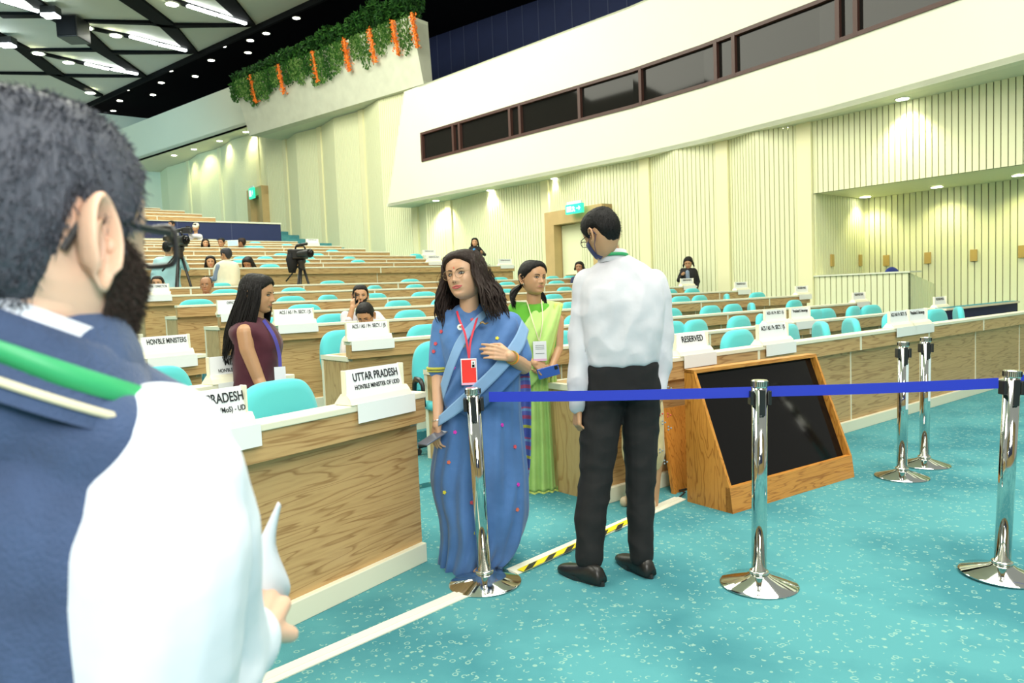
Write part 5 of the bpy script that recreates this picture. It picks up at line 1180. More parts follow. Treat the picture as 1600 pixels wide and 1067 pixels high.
# ---------------------------------------------------------------- everybody else
class Fig:
    def __init__(s, Y0, base, label):
        s.Y0 = Y0; s.P = PW(Y0); s.t = empty('person', base); s.inv = -Vector(base); tag(s.t, label, 'person'); s.meshes = []; s.start = set(bpy.data.objects)
    def C(s, mb, pts, flat=1.0, side=None):
        q = [s.P(p[0], p[1], p[2]) for p in pts]; chain(mb, q, [p[3] for p in pts], flat, side)
    def part(s, name, chains, m, voxel=.012, it=5, fold=0.0, fsc=(14, 14, 6), flat=1.0, seed=0, side=None):
        mb = MB()
        for c in chains:
            f = flat; sd = side
            if c[0] == 'S': stack(mb, [(s.P(q[0], q[1], q[2]), q[3], q[4]) for q in c[1]]); continue
            if isinstance(c, tuple): c, f = c[0], c[1]
            s.C(mb, c, f, sd)
        o = mesh_obj(name, [fuse(mb, voxel, it, fold=fold, fsc=fsc, seed=seed)], m, s.t); o.location = s.inv; return o
    def add(s, name, mb, m, smooth=True, **k): o = build(name, mb, m, s.t, smooth=smooth, **k); o.location = s.inv; return o
    def head(s, px, py, dy, sc, yaw, pitch=0, roll=0, fem=0, skin_='skin_mid', nz=76, na=88): s.mx = head_matrix(s.P(px, py, dy), sc, math.radians(yaw), math.radians(pitch), math.radians(roll)); s.fem = fem; s.hm = head_mesh(s.mx, fem, nz, na); s.skin = skin_
    def body(s, chains, voxel=.01, hands=(), it=4):
        mb = MB()
        for c in chains:
            f = 1.0
            if c[0] == 'S': stack(mb, [(s.P(q[0], q[1], q[2]), q[3], q[4]) for q in c[1]]); continue
            if isinstance(c, tuple): c, f = c
            s.C(mb, c, f)
        ms = [fuse(mb, voxel, it), s.hm]
        if hands:
            hb = MB()
            for kw in hands:
                w0 = s.P(*kw['w']); d = s.P(*kw['to'])-w0; 
                if 'fore' in kw: s.C(hb, kw['fore'])
                hand(hb, w0, d, kw.get('n', (0, -1, 0)), kw.get('L', .18), kw.get('curl', (.4, .5, .6, .6)), kw.get('thumb', .6), kw.get('side', 1), thumb_out=kw.get('out', .6))
            ms.append(fuse(hb, kw.get('vox', .0045), 3))
        o = mesh_obj('body', ms, M[s.skin], s.t); o.location = s.inv; return o
    def short_hair(s, m='hair_black', thick=.007, strands=0, zf=zmin_short, seed=1, vol=0.0):
        mb = MB(); hair_shell(mb, zf, thick, rag=.007, seed=seed, vol=vol); rnd = random.Random(seed)
        for _ in range(strands):
            a = rnd.uniform(0, 2*PI); z = zf(a)+(.115-zf(a))*(1-(1-rnd.random())**1.4); p = hpt(a, z, thick*.6, feats=False); o_ = Vector((math.sin(a)*.45, -math.cos(a)*.35+.35, -.45 if z < .08 else .1)); L_ = rnd.uniform(.007, .013)
            d = (o_+Vector((rnd.gauss(0, .25), rnd.gauss(0, .25), rnd.gauss(0, .25)))).normalized(); mb.tube([p, p+d*L_*.6, p+d*L_+Vector((0, 0, -.002))], [.0007, .0006, .0002], 3)
        return s.add('hair', xf(mb, s.mx), M[m])
    def face(s, **k):
        face_parts(s.t, s.mx, s.fem, **k); s.fix()
    def fix(s):
        for o in s.t.children:
            if o.location.length < 1e-9 and o.name.split('.')[0] not in (): o.location = s.inv
    def beard(s, m, strands=0, thick=.004, seed=2, low=-.113):
        """short beard over jaw, chin and upper lip"""
        mb = MB(); na = 60; nz = 18
        def top(a):
            d = abs(a)*180/PI; return -.040-.012*max(0, 1-abs(d-12)/14) if d < 32 else (-.040+(d-32)*.00085 if d < 75 else -.003)
        cols = []
        for j in range(na+1):
            a = -1.52+3.04*j/na; c = []
            for i in range(nz+1):
                f = i/nz; z = top(a)+(low-top(a))*f; p = hpt(a, z, thick*min(1, f*5+.1, (1-f)*8+.3), s.fem); 
                if abs(p.x) < .024 and -.067 < z < -.050: p.y += .006
                c.append(mb.bm.verts.new(p))
            cols.append(c)
        for j in range(na):
            for i in range(nz): mb.face([cols[j][i], cols[j+1][i], cols[j+1][i+1], cols[j][i+1]])
        rnd = random.Random(seed)
        for _ in range(strands):
            a = rnd.uniform(-1.5, 1.5); z = rnd.uniform(low, top(a)); p = hpt(a, z, thick*.5, s.fem)
            if abs(p.x) < .024 and -.068 < z < -.048: continue
            d = Vector((math.sin(a)*.6+rnd.gauss(0, .3), -math.cos(a)*.6+rnd.gauss(0, .3), -.5)).normalized(); L_ = rnd.uniform(.004, .010); mb.tube([p, p+d*L_], [.0005, .0002], 3)
        return s.add('beard', xf(mb, s.mx), M[m])
    def long_hair(s, m, n, amin, amax, L0, L1, thick=.008, zf=zmin_long, wave=.006, seed=1, back=.02, stray=0, r=.007, spread=.0, part=True, sides=(-1, 1), zlo=0.0):
        mb = MB(); hair_shell(mb, zf, thick, vol=.006, seed=seed, part=part); rnd = random.Random(seed)
        for i in range(n+stray):
            sd = rnd.choice(sides); a = math.radians(rnd.uniform(amin, amax)*sd); zs = rnd.uniform(zlo, .09); L_ = rnd.uniform(L0, L1); out = Vector((math.sin(a), -math.cos(a), 0)); ph = rnd.random()*6
            p0 = hpt(a, zs, thick+.002, feats=False); base = hpt(a, min(zs-.01, -.02), thick+.004+rnd.random()*.012, feats=False); pts = []; rs = []
            for j in range(12):
                f = j/11
                if f < .3: q = p0.lerp(base, f/.3)
                else: g = (f-.3)/.7; q = base+out*(.014*math.sin(g*PI*.8)+spread*g)+Vector((0, back*g, -L_*g))
                q = q+Vector((math.sin(ph+f*8)*wave*f, math.cos(ph*1.3+f*7)*wave*f, 0)); pts.append(q); rs.append((.0007 if i >= n else r*(1-f**3)*rnd.uniform(.7, 1.1)+.0005))
            mb.tube(pts, rs, 3 if i >= n else 6, .6)
        return s.add('hair', xf(mb, s.mx), M[m])
M['green_sari'] = cloth('pale_green_sari', (.46, .70, .20), .2, 6, .3, .75, 18); M['green_blouse'] = cloth('green_blouse', (.10, .40, .02), .12, 8, .3, .8, 24); M['green_border'] = cloth('gold_green_border', (.55, .66, .15), .2, 12, .2)
M['maroon'] = cloth('maroon_dress', (.075, .010, .024), .15, 9, .25); M['kurta_floral'] = cloth('cream_kurta', (.62, .50, .26), .2, 22, .2); M['waistcoat'] = cloth('navy_waistcoat', (.052, .088, .185), .3, 18, .35, .85, 260); M['piping'] = mat('cream_piping', (.70, .62, .42), .6)
M['vest_cream'] = cloth('cream_waistcoat', (.78, .76, .58), .08); M['grey_shirt'] = cloth('grey_blue_shirt', (.20, .27, .38), .12); M['jeans'] = cloth('dark_jeans', (.03, .06, .16), .2); M['grey_trouser'] = cloth('grey_trousers', (.17, .21, .20), .15)
M['cyan_shirt'] = cloth('pale_cyan_shirt', (.42, .70, .74), .08); M['blazer'] = cloth('black_blazer', (.008, .009, .011), .2, sheen=0); M['pink_white'] = cloth('pinkish_white_shirt', (.80, .70, .70), .06); M['yellow_dress'] = cloth('yellow_dress', (.72, .52, .10), .1); M['blue_tee'] = cloth('blue_shirt', (.03, .26, .62), .1); M['navy_cloth'] = cloth('navy_jacket', (.02, .03, .09), .1)
def seat_base(px, py, Y): p = atY(px, py, Y); return Vector((p.x, p.y, 0))

# --- woman in the green sari
f = Fig(5.15, onz(846, 767), 'young woman in a pale green sari looking aside and holding a blue phone'); P = f.P
f.head(833, 434.5, 0, 1.02, -36, 0, 4, 1, 'skin_mid')
f.body([[(834, 448, .02, .047), (834, 480, .03, .055)], [(808, 486, .04, .05), (862, 486, .04, .05)], ('S', [(836, 490, .03, .13, .07), (837, 520, .03, .12, .09), (838, 600, .04, .12, .09)]), [(828, 610, .04, .09), (832, 690, .04, .07), (836, 762, .04, .04)], [(850, 610, .04, .09), (852, 690, .04, .07), (854, 762, .04, .04)]],
       hands=[dict(fore=[(806, 495, .02, .046), (806, 545, .0, .038), (836, 568, -.17, .023)], w=(836, 567, -.17), to=(858, 584, -.18), n=(.1, -.9, .45), L=.165, curl=(.25, .35, .45, .5), side=-1, out=.5),
              dict(fore=[(872, 500, .04, .042), (872, 545, .0, .036), (862, 574, -.15, .023)], w=(862, 573, -.15), to=(846, 584, -.16), n=(.2, .5, -.85), L=.165, curl=(.5, .6, .65, .7), side=-1, out=.5)])
f.face(lipm='lip_nat', look=.003, brow=1.25)
mb = MB(); mb.ell((-.083, .0, -.045), (.004, .004, .004), 10, 8); mb2 = f.add('earring', xf(mb, f.mx), M['steel'])
zt_ = lambda a: zmin_long(a)+(.004 if abs((a+PI) % (2*PI)-PI) < .9 else 0)
mb = MB(); hair_shell(mb, zt_, .009, vol=.006, seed=8, part=True); rnd = random.Random(8)
for i in range(150):       # tied bunch falling in curls at both sides of the neck
    sd = -1 if rnd.random() < .62 else 1; tie = Vector((-.030, .095, -.048)) if sd < 0 else Vector((.066, .035, -.060)); a = math.radians(rnd.uniform(110, 175)*sd); p0 = hpt(a, rnd.uniform(-.02, .05), .008, feats=False); L_ = rnd.uniform(.10, .17) if sd < 0 else rnd.uniform(.12, .18); ph = rnd.random()*6; pts = []
    for j in range(14):
        g = j/13
        if g < .25: q = p0.lerp(tie, g/.25)
        else:
            h_ = (g-.25)/.75; q = tie+Vector(((-.085 if sd < 0 else .028)*math.sin(h_*2.2), .012*math.sin(h_*3)-(.080 if sd > 0 else .03)*h_, -L_*h_))+Vector((math.sin(ph+h_*7)*.013*h_+.012*math.cos(ph), math.cos(ph+h_*6)*.016*h_+.010*math.sin(ph*2), 0))
        pts.append(q)
    mb.tube(pts, [.0085*(1-(j/13)**3)+.0006 for j in range(14)], 6, .7)
f.add('hair', xf(mb, f.mx), M['hair_black'])
f.part('blouse', [[(806, 484, .04, .058), (864, 486, .04, .055)], ('S', [(836, 478, .03, .12, .07), (836, 490, .03, .165, .09), (837, 510, .02, .15, .11), (838, 550, .03, .14, .11)]), [(805, 488, .03, .060), (804, 528, .01, .052)]], M['green_blouse'], .010, fold=.002, fsc=(22, 22, 10))
R = [(560, 800, 868, .11), (600, 798, 870, .13), (640, 796, 874, .15), (700, 793, 880, .16), (745, 791, 884, .165), (766, 790, 886, .17)]
rings = []; hs = smooth_pts([Vector(r[:3]) for r in R], 6)
for i, h_ in enumerate(hs):
    g = i/(len(hs)-1); c = P((h_.y+h_.z)/2, h_.x, .04); hw = (P(h_.z, h_.x, .04)-P(h_.y, h_.x, .04)).length/2
    rings.append([c+Vector((math.cos(a)*(hw+.012*g*math.sin(a*9)), math.sin(a)*(.12+.06*g)+(.010+.012*g)*math.sin(a*21+2*g), 0)) for a in [2*PI*j/110 for j in range(110)]])
nb = len(rings)-4
mb = MB(); mb.loft(rings[:nb+1], cap=False); o = f.add('sari_skirt', mb, M['green_sari']); m_ = o.modifiers.new('s', 'SOLIDIFY'); m_.thickness = .003
mb = MB(); mb.loft(rings[nb:], cap=False); o = f.add('sari_hem', mb, M['green_border']); m_ = o.modifiers.new('s', 'SOLIDIFY'); m_.thickness = .005
def sheet2(f, name, rows, m_, fold=.004, fr=3.2, k=5, seed=0, th=.003):
    S = [smooth_pts(r, k) for r in rows]; cols = [smooth_pts(list(c), k) for c in zip(*S)]; G = list(zip(*cols)); mb = MB()
    V_ = [[mb.bm.verts.new(Vector(q)+Vector((0, -1, .1))*fold*math.sin(i*fr/k*1.9+seed+.25*j/k)*min(1, i/4, (len(G)-1-i)/4)) for j, q in enumerate(r)] for i, r in enumerate(G)]
    for i in range(len(V_)-1):
        for j in range(len(V_[0])-1): mb.face([V_[i][j], V_[i][j+1], V_[i+1][j+1], V_[i+1][j]])
    o = f.add(name, mb, m_); s_ = o.modifiers.new('solid', 'SOLIDIFY'); s_.thickness = th; return o
dr_ = [[P(798, 560, -.06), P(808, 530, -.11), P(820, 505, -.10), P(836, 482, -.04), P(846, 470, .04), P(848, 470, .10)],
       [P(800, 580, -.08), P(818, 548, -.14), P(835, 518, -.14), P(850, 490, -.07), P(860, 472, .03), P(862, 471, .11)],
       [P(805, 600, -.09), P(828, 570, -.16), P(848, 535, -.15), P(864, 500, -.09), P(872, 474, .02), P(873, 473, .12)],
       [P(815, 615, -.10), P(838, 595, -.15), P(858, 560, -.14), P(870, 515, -.07), P(880, 477, .03), P(880, 477, .13)]]
sheet2(f, 'sari_drape', dr_, M['green_sari'], .010)
sheet2(f, 'sari_fall', [[P(866, 473, .0), P(864, 500, -.06), P(858, 540, -.09), P(852, 580, -.08), P(850, 620, -.06)], [P(879, 476, .02), P(874, 502, -.03), P(866, 542, -.06), P(860, 582, -.06), P(858, 620, -.05)]], M['green_border'], 0)
for pts in ([P(823, 470, -.02), P(832, 500, -.14), P(842, 532, -.16)], [P(846, 468, -.03), P(848, 500, -.14), P(843, 532, -.165)]):
    mb = MB(); ribbon(mb, smooth_pts(pts, 5), .006, .0015, wdir=Vector((1, 0, 0))); f.add('lanyard_strap', mb, M['piping'], smooth=False)
mb = MB(); mb.box(-.045, .045, -.0015, .0015, -.135, 0); o = build('badge_card', mb, M['badge_white'], f.t, loc=P(843, 533, -.175)+f.inv); mb = MB(); mb.box(-.045, .045, -.0025, -.0014, -.135, -.120); build('pink_edge', mb, M['badge_pinkish'], o)
mb = MB(); [mb.box(-.03, .03, -.0026, -.0014, z, z+.003) for z in (-.03, -.042, -.054, -.085)]; build('print_lines', mb, M['grey_trouser'], o)
t2 = empty('smartphone', P(857, 581, -.19)); build('case', MB().box(-.075, .075, -.004, .004, -.036, .036), M['phone_blue'], t2, bevel=.003); build('camera_bump', MB().box(.045, .068, -.007, -.004, .005, .030), M['black_plastic'], t2); t2.rotation_euler = (.1, math.radians(-12), .1); tag(t2, 'blue smartphone held by the woman in the green sari', 'phone')

# --- man in the white shirt seen from behind
f = Fig(3.60, onz(950, 908), 'man in a white shirt and black trousers seen from behind, with a navy mask'); P = f.P
f.head(940, 365, -.02, .98, 142, 24, 4, 0, 'skin_mid')
f.body([[(944, 372, .0, .055), (955, 412, .04, .062)], [(925, 440, .03, .06), (1018, 440, .03, .06)], ('S', [(969, 440, .015, .15, .09), (970, 500, .0, .15, .1), (970, 570, .0, .13, .09)]), [(946, 600, .0, .085), (934, 740, -.06, .055), (922, 880, -.14, .04)], [(998, 600, .0, .085), (1000, 740, -.03, .055), (1001, 870, -.10, .04)]],
       hands=[dict(fore=[(903, 600, -.03, .03), (903, 640, -.04, .026)], w=(903, 638, -.04), to=(901, 672, -.05), n=(-.9, -.3, .1), L=.17, curl=(.75, .85, .9, .95), side=1, out=.45),
              dict(fore=[(1026, 600, .0, .03), (1028, 622, .0, .026)], w=(1028, 620, .0), to=(1027, 652, .0), n=(.9, -.3, .1), L=.17, curl=(.6, .7, .8, .9), side=-1, out=.45)])
f.short_hair('hair_black', .008, 1500, seed=4)
sh = f.part('shirt', [('S', [(966, 408, .02, .085, .075), (968, 422, .02, .15, .095), (969, 440, .015, .195, .115), (970, 470, .0, .205, .130), (970, 500, -.005, .200, .130), (970, 530, -.005, .190, .128), (971, 552, -.005, .180, .124), (971, 568, .0, .170, .116)]),
       [(919, 443, .03, .068), (907, 530, .01, .060), (903, 600, -.03, .048), (903, 634, -.04, .042)], [(1023, 443, .03, .066), (1037, 530, .02, .058), (1030, 585, .01, .048), (1027, 610, .0, .042)]], M['shirt_white'], .0075, 3, fold=.009, fsc=(8, 8, 6), seed=3)
mb = MB(); c = P(957, 402, .02); cr = []
for k_, (rr, z) in enumerate(((.068, -.03), (.070, -.005), (.066, .028), (.062, .030), (.064, -.01))): cr.append([c+Vector((rr*math.cos(a)*1.05, rr*math.sin(a)*.95, z+.018*math.sin(a)*-.6)) for a in [2*PI*j/40 for j in range(40)]])
mb.loft(cr, cap=False); f.add('collar', mb, M['shirt_white'])
mb = MB(); pts = [c+Vector((.076*math.cos(a), .074*math.sin(a), .002+.024*math.sin(a)*-.5-.02*(1-abs(math.sin(a)))*0)) for a in [PI*.95+PI*1.10*i/20 for i in range(21)]]; ribbon(mb, pts, .016, .003, wdir=Vector((0, -.3, 1))); f.add('lanyard_strap', mb, M['lan_green'])
f.part('trousers', [('S', [(971, 566, .0, .168, .112), (971, 590, .0, .175, .122), (971, 620, .0, .17, .12)]), [(945, 605, .0, .108), (938, 660, -.02, .100), (932, 740, -.06, .080), (922, 815, -.10, .073), (921, 872, -.13, .065)], [(1000, 605, .0, .104), (1001, 660, .0, .090), (1001, 740, -.03, .073), (1001, 815, -.07, .063), (1002, 866, -.09, .059)]], M['trouser'], .008, 4, fold=.006, fsc=(7, 7, 9), seed=8)
mb = MB(); c0_ = P(971, 566, .0); mb.loft([[c0_+Vector((.166*math.cos(a), .108*math.sin(a), z)) for a in [2*PI*j/48 for j in range(48)]] for z in (-.018, .018)], cap=False); o = f.add('belt', mb, M['shoe']); o.modifiers.new('s', 'SOLIDIFY').thickness = .005
for hp_, tp_, lab in ((onz(937, 914), onz(880, 893), 0), (onz(1014, 902), onz(972, 878), 1)):
    d = (tp_-hp_).normalized(); s_ = Vector((-d.y, d.x, 0)); L_ = .275; mb = MB(); rings = []
    prof = [(-.02, .030, .055, 0), (.0, .036, .085, 0), (.04, .039, .095, 0), (.08, .040, .088, 0), (.13, .043, .070, 0), (.18, .047, .058, 0), (.22, .044, .050, 0), (.25, .034, .040, 0), (.265, .016, .028, 0)]
    for x, w_, h_, _ in prof: rings.append([hp_+d*x+s_*w_*math.copysign(abs(math.cos(a))**.8, math.cos(a))+Vector((0, 0, .018+max(0, math.sin(a))**.75*(h_-.018)-.008*max(0, -math.sin(a)))) for a in [2*PI*j/24 for j in range(24)]])
    mb.loft(rings); o = f.add('shoe', mb, M['shoe']); mb = MB(); rings = []
    for z in (.0, .006, .022): rings.append([hp_+d*(.122+(.148+.004*(z < .01))*math.cos(a))+s_*(.046-.010*(math.cos(a) < 0))*math.sin(a)+Vector((0, 0, z)) for a in [2*PI*j/36 for j in range(36)]])
    mb.loft(rings); s2 = build('sole', mb, M['black_plastic'], o)
mb = MB()       # mask and its loop, spectacles
mb.loft([[hpt(a, z, .006) for a in [-1.25+2.5*j/24 for j in range(25)]] for z in (-.022, -.045, -.07, -.095, -.112)], cap=False, closed=False); f.add('mask', xf(mb, f.mx), M['mask_navy']).modifiers.new('s', 'SOLIDIFY').thickness = .002
mb = MB()
for sx in (-1, 1):
    mb.tube([hpt(sx*1.2, -.03, .006), Vector((sx*.083, .0, -.0)), Vector((sx*.086, .030, .012)), Vector((sx*.080, .036, -.02)), Vector((sx*.078, .0, -.055)), hpt(sx*1.2, -.095, .006)], .0016, 5)
f.add('mask_loop', xf(mb, f.mx), M['mask_navy'])
spectacles(f.t, f.mx, 'black_plastic', .021, True, .0014); f.fix()

# --- person in the floral kurta, hidden behind him
f = Fig(4.55, onz(1003, 800), 'person in a cream floral kurta standing behind the man in the white shirt'); P = f.P
f.head(975, 432, .1, .95, 170, 5, 0, 1, 'skin_mid', 40, 48)
f.body([[(975, 445, .1, .05), (978, 480, .1, .05)], [(1006, 700, .05, .06), (990, 745, .05, .05), (988, 795, .05, .035)], [(1024, 700, .05, .06), (1021, 745, .05, .048), (1020, 792, .05, .034)], [(1000, 520, .1, .08), (1000, 640, .1, .09)]], .012)
f.short_hair('hair_black', .012, 0, zmin_long)
f.part('kurta', [[(950, 470, .1, .06), (1010, 470, .1, .06)], [(975, 500, .1, .12), (985, 560, .1, .12)], [(992, 580, .08, .12), (1006, 640, .06, .13), (1006, 700, .05, .135), (1006, 706, .05, .135)], [(1013, 480, .08, .06), (1022, 540, .06, .055), (1026, 580, .04, .04)]], M['kurta_floral'], .012, 4, fold=.008, fsc=(9, 9, 3))
for px, py, tx, ty in ((1018, 795, 995, 803), (998, 786, 975, 791)):
    a = onz(px, py); b = onz(tx, ty); a.z = b.z = .03; mb = MB(); cap(mb, a, b, .038, .034, .75, (0, 0, 1)); f.add('shoe', mb, M['sandal'])
rnd = random.Random(4); mmf = [mat('flower_red', (.55, .08, .05), .7), mat('flower_grey', (.25, .28, .30), .7)]
mb = MB()
for i in range(46):
    px, py = rnd.uniform(985, 1046), rnd.uniform(590, 728); c = P(px, py, .05-.125); mb.mi = rnd.randint(0, 1); [mb.ell(c+Vector((.011*math.cos(q), 0, .011*math.sin(q))), (.006, .003, .006), 6, 4) for q in (0, 2.1, 4.2)]
o = f.add('flower_print', mb, mmf)

# --- woman in maroon with long black hair
f = Fig(4.45, seat_base(398, 600, 4.45), 'woman with long straight black hair in a sleeveless maroon dress, in profile'); P = f.P
f.head(403, 459.5, 0, .97, -86, 8, 0, 1, 'skin_mid')
f.body([[(402, 472, .0, .045), (398, 505, .0, .05)], ([(392, 520, .1, .06), (392, 520, -.1, .06)], 1), ([(395, 540, .0, .10), (398, 600, .0, .09)], .9), [(398, 650, .06, .09), (398, 800, .06, .04)], [(398, 650, -.06, .09), (398, 800, -.06, .04)]],
       hands=[dict(fore=[(383, 519, -.13, .050), (386, 545, -.14, .044), (404, 592, -.13, .036), (425, 640, -.18, .026)], w=(425, 640, -.18), to=(436, 660, -.18), n=(.3, -1, 0))])
f.face(lipm='lip_nat', lashes=True)
f.long_hair('hair_black', 300, 62, 178, .30, .43, .012, wave=.004, seed=9, back=.05, stray=160, r=.008, part=False, spread=.012)
f.part('dress', [('S', [(393, 500, .0, .075, .11), (395, 515, .0, .125, .16), (402, 535, .0, .143, .14), (402, 552, .0, .138, .135), (401, 575, .0, .128, .135), (399, 600, .0, .125, .14), (398, 630, 0, .15, .17), (398, 720, 0, .17, .18)])], M['maroon'], .010, 4, fold=.004, fsc=(10, 10, 8))
mb = MB(); ribbon(mb, smooth_pts([P(412, 500, -.06), P(428, 525, -.10), P(436, 552, -.10), P(438, 574, -.11)], 5), .020, .002, wdir=Vector((1, 0, .2))); f.add('lanyard_strap', mb, M['lan_blue'], smooth=False)
mb = MB(); mb.box(-.032, .032, -.0015, .0015, -.09, 0); build('badge_card', mb, M['badge_white'], f.t, loc=P(437, 573, -.13)+f.inv, rot=.3)
M['hair_slate'] = hairmat('greying_slate_hair', (.080, .084, .102), .42)
M['beard_brown'] = hairmat('brown_beard', (.055, .034, .026))
# ---------------------------------------------------------------- people in and beyond the desk rows
def bust(Y0, hx, hy, sc, yaw, label, cl, skin_='skin_mid', fem=0, hair='short', pitch=0, roll=0, hm='hair_black', shoulder=None, lap=True, floor_z=None, vox=.014, L=(.16, .3), nz=44, arms=None, hands=None, hk={}, fold=.004, hs=1.0):
    """seated or partly hidden figure: head at hx, hy; shoulders and lap below it"""
    k = F_PX/Y0; f = Fig(Y0, seat_base(hx, hy, Y0), label); f.head(hx, hy, 0, sc, yaw, pitch, roll, fem, skin_, nz, 52); sw_ = .17*(1-.12*fem)*hs; m = lambda v: v*k
    sh_y = hy+m(.225)*sc; sx = shoulder or 0
    def J(x, z, dy, r): return (hx+sx+m(x), sh_y+m(z), dy, r)
    bodyc = [[(hx, hy+m(.07), .02, .05*sc), (hx+sx, sh_y-m(.02), .03, .055*sc)], [J(-sw_*.75, .02, .03, .045), J(sw_*.75, .02, .03, .045)], ([J(-.05, .12, .02, .09), J(.05, .12, .02, .09)], .8), ([J(-.05, .40, .03, .09), J(.05, .40, .03, .09)], .85)]
    if lap: bodyc += [[J(-.09, .52, .02, .075), J(-.10, .52, -.38, .06), J(-.10, .92, -.40, .04)], [J(.09, .52, .02, .075), J(.10, .52, -.38, .06), J(.10, .92, -.40, .04)]]
    f.body(bodyc, .016, hands=hands or ())
    arms = arms or [[J(-sw_, .03, .03, .056), J(-sw_-.05, .28, .0, .05), J(-.10, .36, -.22, .038)], [J(sw_, .03, .03, .056), J(sw_+.05, .28, .0, .05), J(.10, .36, -.22, .038)]]
    o = f.part('top' if fem else 'shirt', [[J(-sw_*.8, .02, .03, .062), J(sw_*.8, .02, .03, .062)], ('S', [(*J(0, -.04, .03, 0)[:3], .085, .07), (*J(0, .0, .03, 0)[:3], sw_*.95, .09), (*J(0, .06, .02, 0)[:3], sw_*1.1, .11), (*J(0, .15, .02, 0)[:3], sw_*1.05, .12), (*J(0, .30, .02, 0)[:3], sw_*.95, .12), (*J(0, .46, .03, 0)[:3], sw_, .12)])]+arms, cl, vox, 4, fold=fold, seed=hx)
    if lap: f.part('trousers', [[J(-.09, .52, .02, .09), J(-.10, .52, -.38, .075), J(-.10, .88, -.40, .06)], [J(.09, .52, .02, .09), J(.10, .52, -.38, .075), J(.10, .88, -.40, .06)]], M['trouser'], .02, 3)
    if hair == 'short': f.short_hair(hm, .010, 0, seed=int(hx))
    elif hair == 'long': f.long_hair(hm, hk.get('n', 90), 60, 178, L[0], L[1], .012, wave=.006, seed=int(hx), back=.02, r=.010, part=False)
    elif hair == 'bald':
        f.short_hair('hair_grey', .004, 0, zf=lambda a: max(zmin_short(a), .02) if abs((a+PI) % (2*PI)-PI) > 1.3 else .113, seed=2)
    if abs(yaw) < 100: f.face(lipm='lip' if fem else 'lip_nat')
    f.J = J; return f
# man reading behind the name board
f = bust(7.25, 571, 493, 1.0, 8, 'man with spectacles bending over his papers behind a name board', M['pink_white'], 'skin_mid', pitch=28, shoulder=-3, hk={}); spectacles(f.t, f.mx, 'black_plastic', .02, True, .001); f.fix()
# man on the telephone
Yp = 8.6; kp = F_PX/Yp; Pp = PW(Yp)
f = bust(Yp, 563, 462, 1.04, -14, 'bearded man in a white shirt leaning on his hand with a phone at his ear', M['shirt_white'], 'skin_mid', roll=4, shoulder=3, hs=1.25,
         arms=[[(540, 494, .03, .062), (541, 522, -.05, .056), (545, 500, -.16, .040)], [(588, 494, .03, .062), (606, 512, -.03, .054), (612, 516, -.2, .042)]],
         hands=[dict(fore=[(543, 510, -.14, .042), (551, 480, -.12, .028)], w=(551, 482, -.12), to=(553, 460, -.10), n=(-.4, -.9, 0), L=.18, curl=(.5, .5, .6, .6), side=1, vox=.007)])
f.beard('hair_black', 0, .004)
t2 = empty('smartphone', Pp(556, 466, -.11)); build('case', MB().box(-.006, .006, -.035, .035, -.07, .07), M['black_plastic'], t2, bevel=.002); build('screen', MB().box(.006, .0065, -.032, .032, -.065, .065), M['screen'], t2); tag(t2, 'black phone held to the ear of the bearded man leaning on his hand', 'phone')
# elderly man, and the one beside the beard
f = bust(11.55, 322.5, 445, 1.08, -6, 'elderly bald man in a pinkish white shirt with open collar, seated', M['pink_white'], 'skin_brown', hair='bald', vox=.016); spectacles(f.t, f.mx, 'gold', .02, True, .0009); f.fix()
f.part('collar', [[f.J(-.06, -.02, -.05, .014), f.J(-.03, .05, -.10, .014)], [f.J(.06, -.02, -.05, .014), f.J(.03, .05, -.10, .014)]], M['navy_cloth'], .008, 2)
bust(11.9, 246.5, 444, 1.08, -10, 'man with moustache seated behind a name board at the far left', M['navy_cloth'], 'skin_mid', pitch=-8)
# women behind the raised front desk
bust(15.9, 329, 409.5, 1.1, -22, 'woman in yellow seated behind the raised desk, looking up', M['yellow_dress'], 'skin_mid', 1, 'long', vox=.02, nz=30, L=(.1, .2))
bust(15.9, 387.5, 411.5, 1.12, 2, 'woman in white with loose black hair looking down at the raised desk', M['shirt_white'], 'skin_brown', 1, 'long', pitch=30, vox=.02, nz=30, L=(.16, .26), hk={'n': 140})
bust(22.5, 321, 380, 1.1, -30, 'small figure of a woman with brown hair seated in the rear raised rows', M['navy_cloth'], 'skin_mid', 1, 'long', vox=.025, nz=26, L=(.05, .12), lap=False)
bust(22.0, 346, 379, 1.1, 10, 'dark haired person half hidden by the man in the cream waistcoat', M['navy_cloth'], 'skin_brown', 0, 'short', vox=.025, nz=26, lap=False)
f = bust(23.0, 377.5, 379.5, 1.25, 100, 'person in a bright blue shirt holding up a phone in the rear rows', M['blue_tee'], 'skin_brown', 0, 'short', vox=.025, nz=26, lap=False, hm='hair_brown'); 
f.part('forearm', [[f.J(-.05, .12, -.15, .045), f.J(-.30, .0, -.3, .035), f.J(-.30, -.05, -.32, .04)]], M['skin_brown'], .015, 2)
p = atY(364, 380, 22.6); t2 = empty('smartphone', p); build('case', MB().box(-.16, .16, -.01, .01, -.09, .09), M['board'], t2, bevel=.004); build('screen', MB().box(-.15, .15, -.012, -.01, -.08, .08), M['cyan_shirt'], t2); tag(t2, 'pale tablet held up by the person in the bright blue shirt', 'tablet')
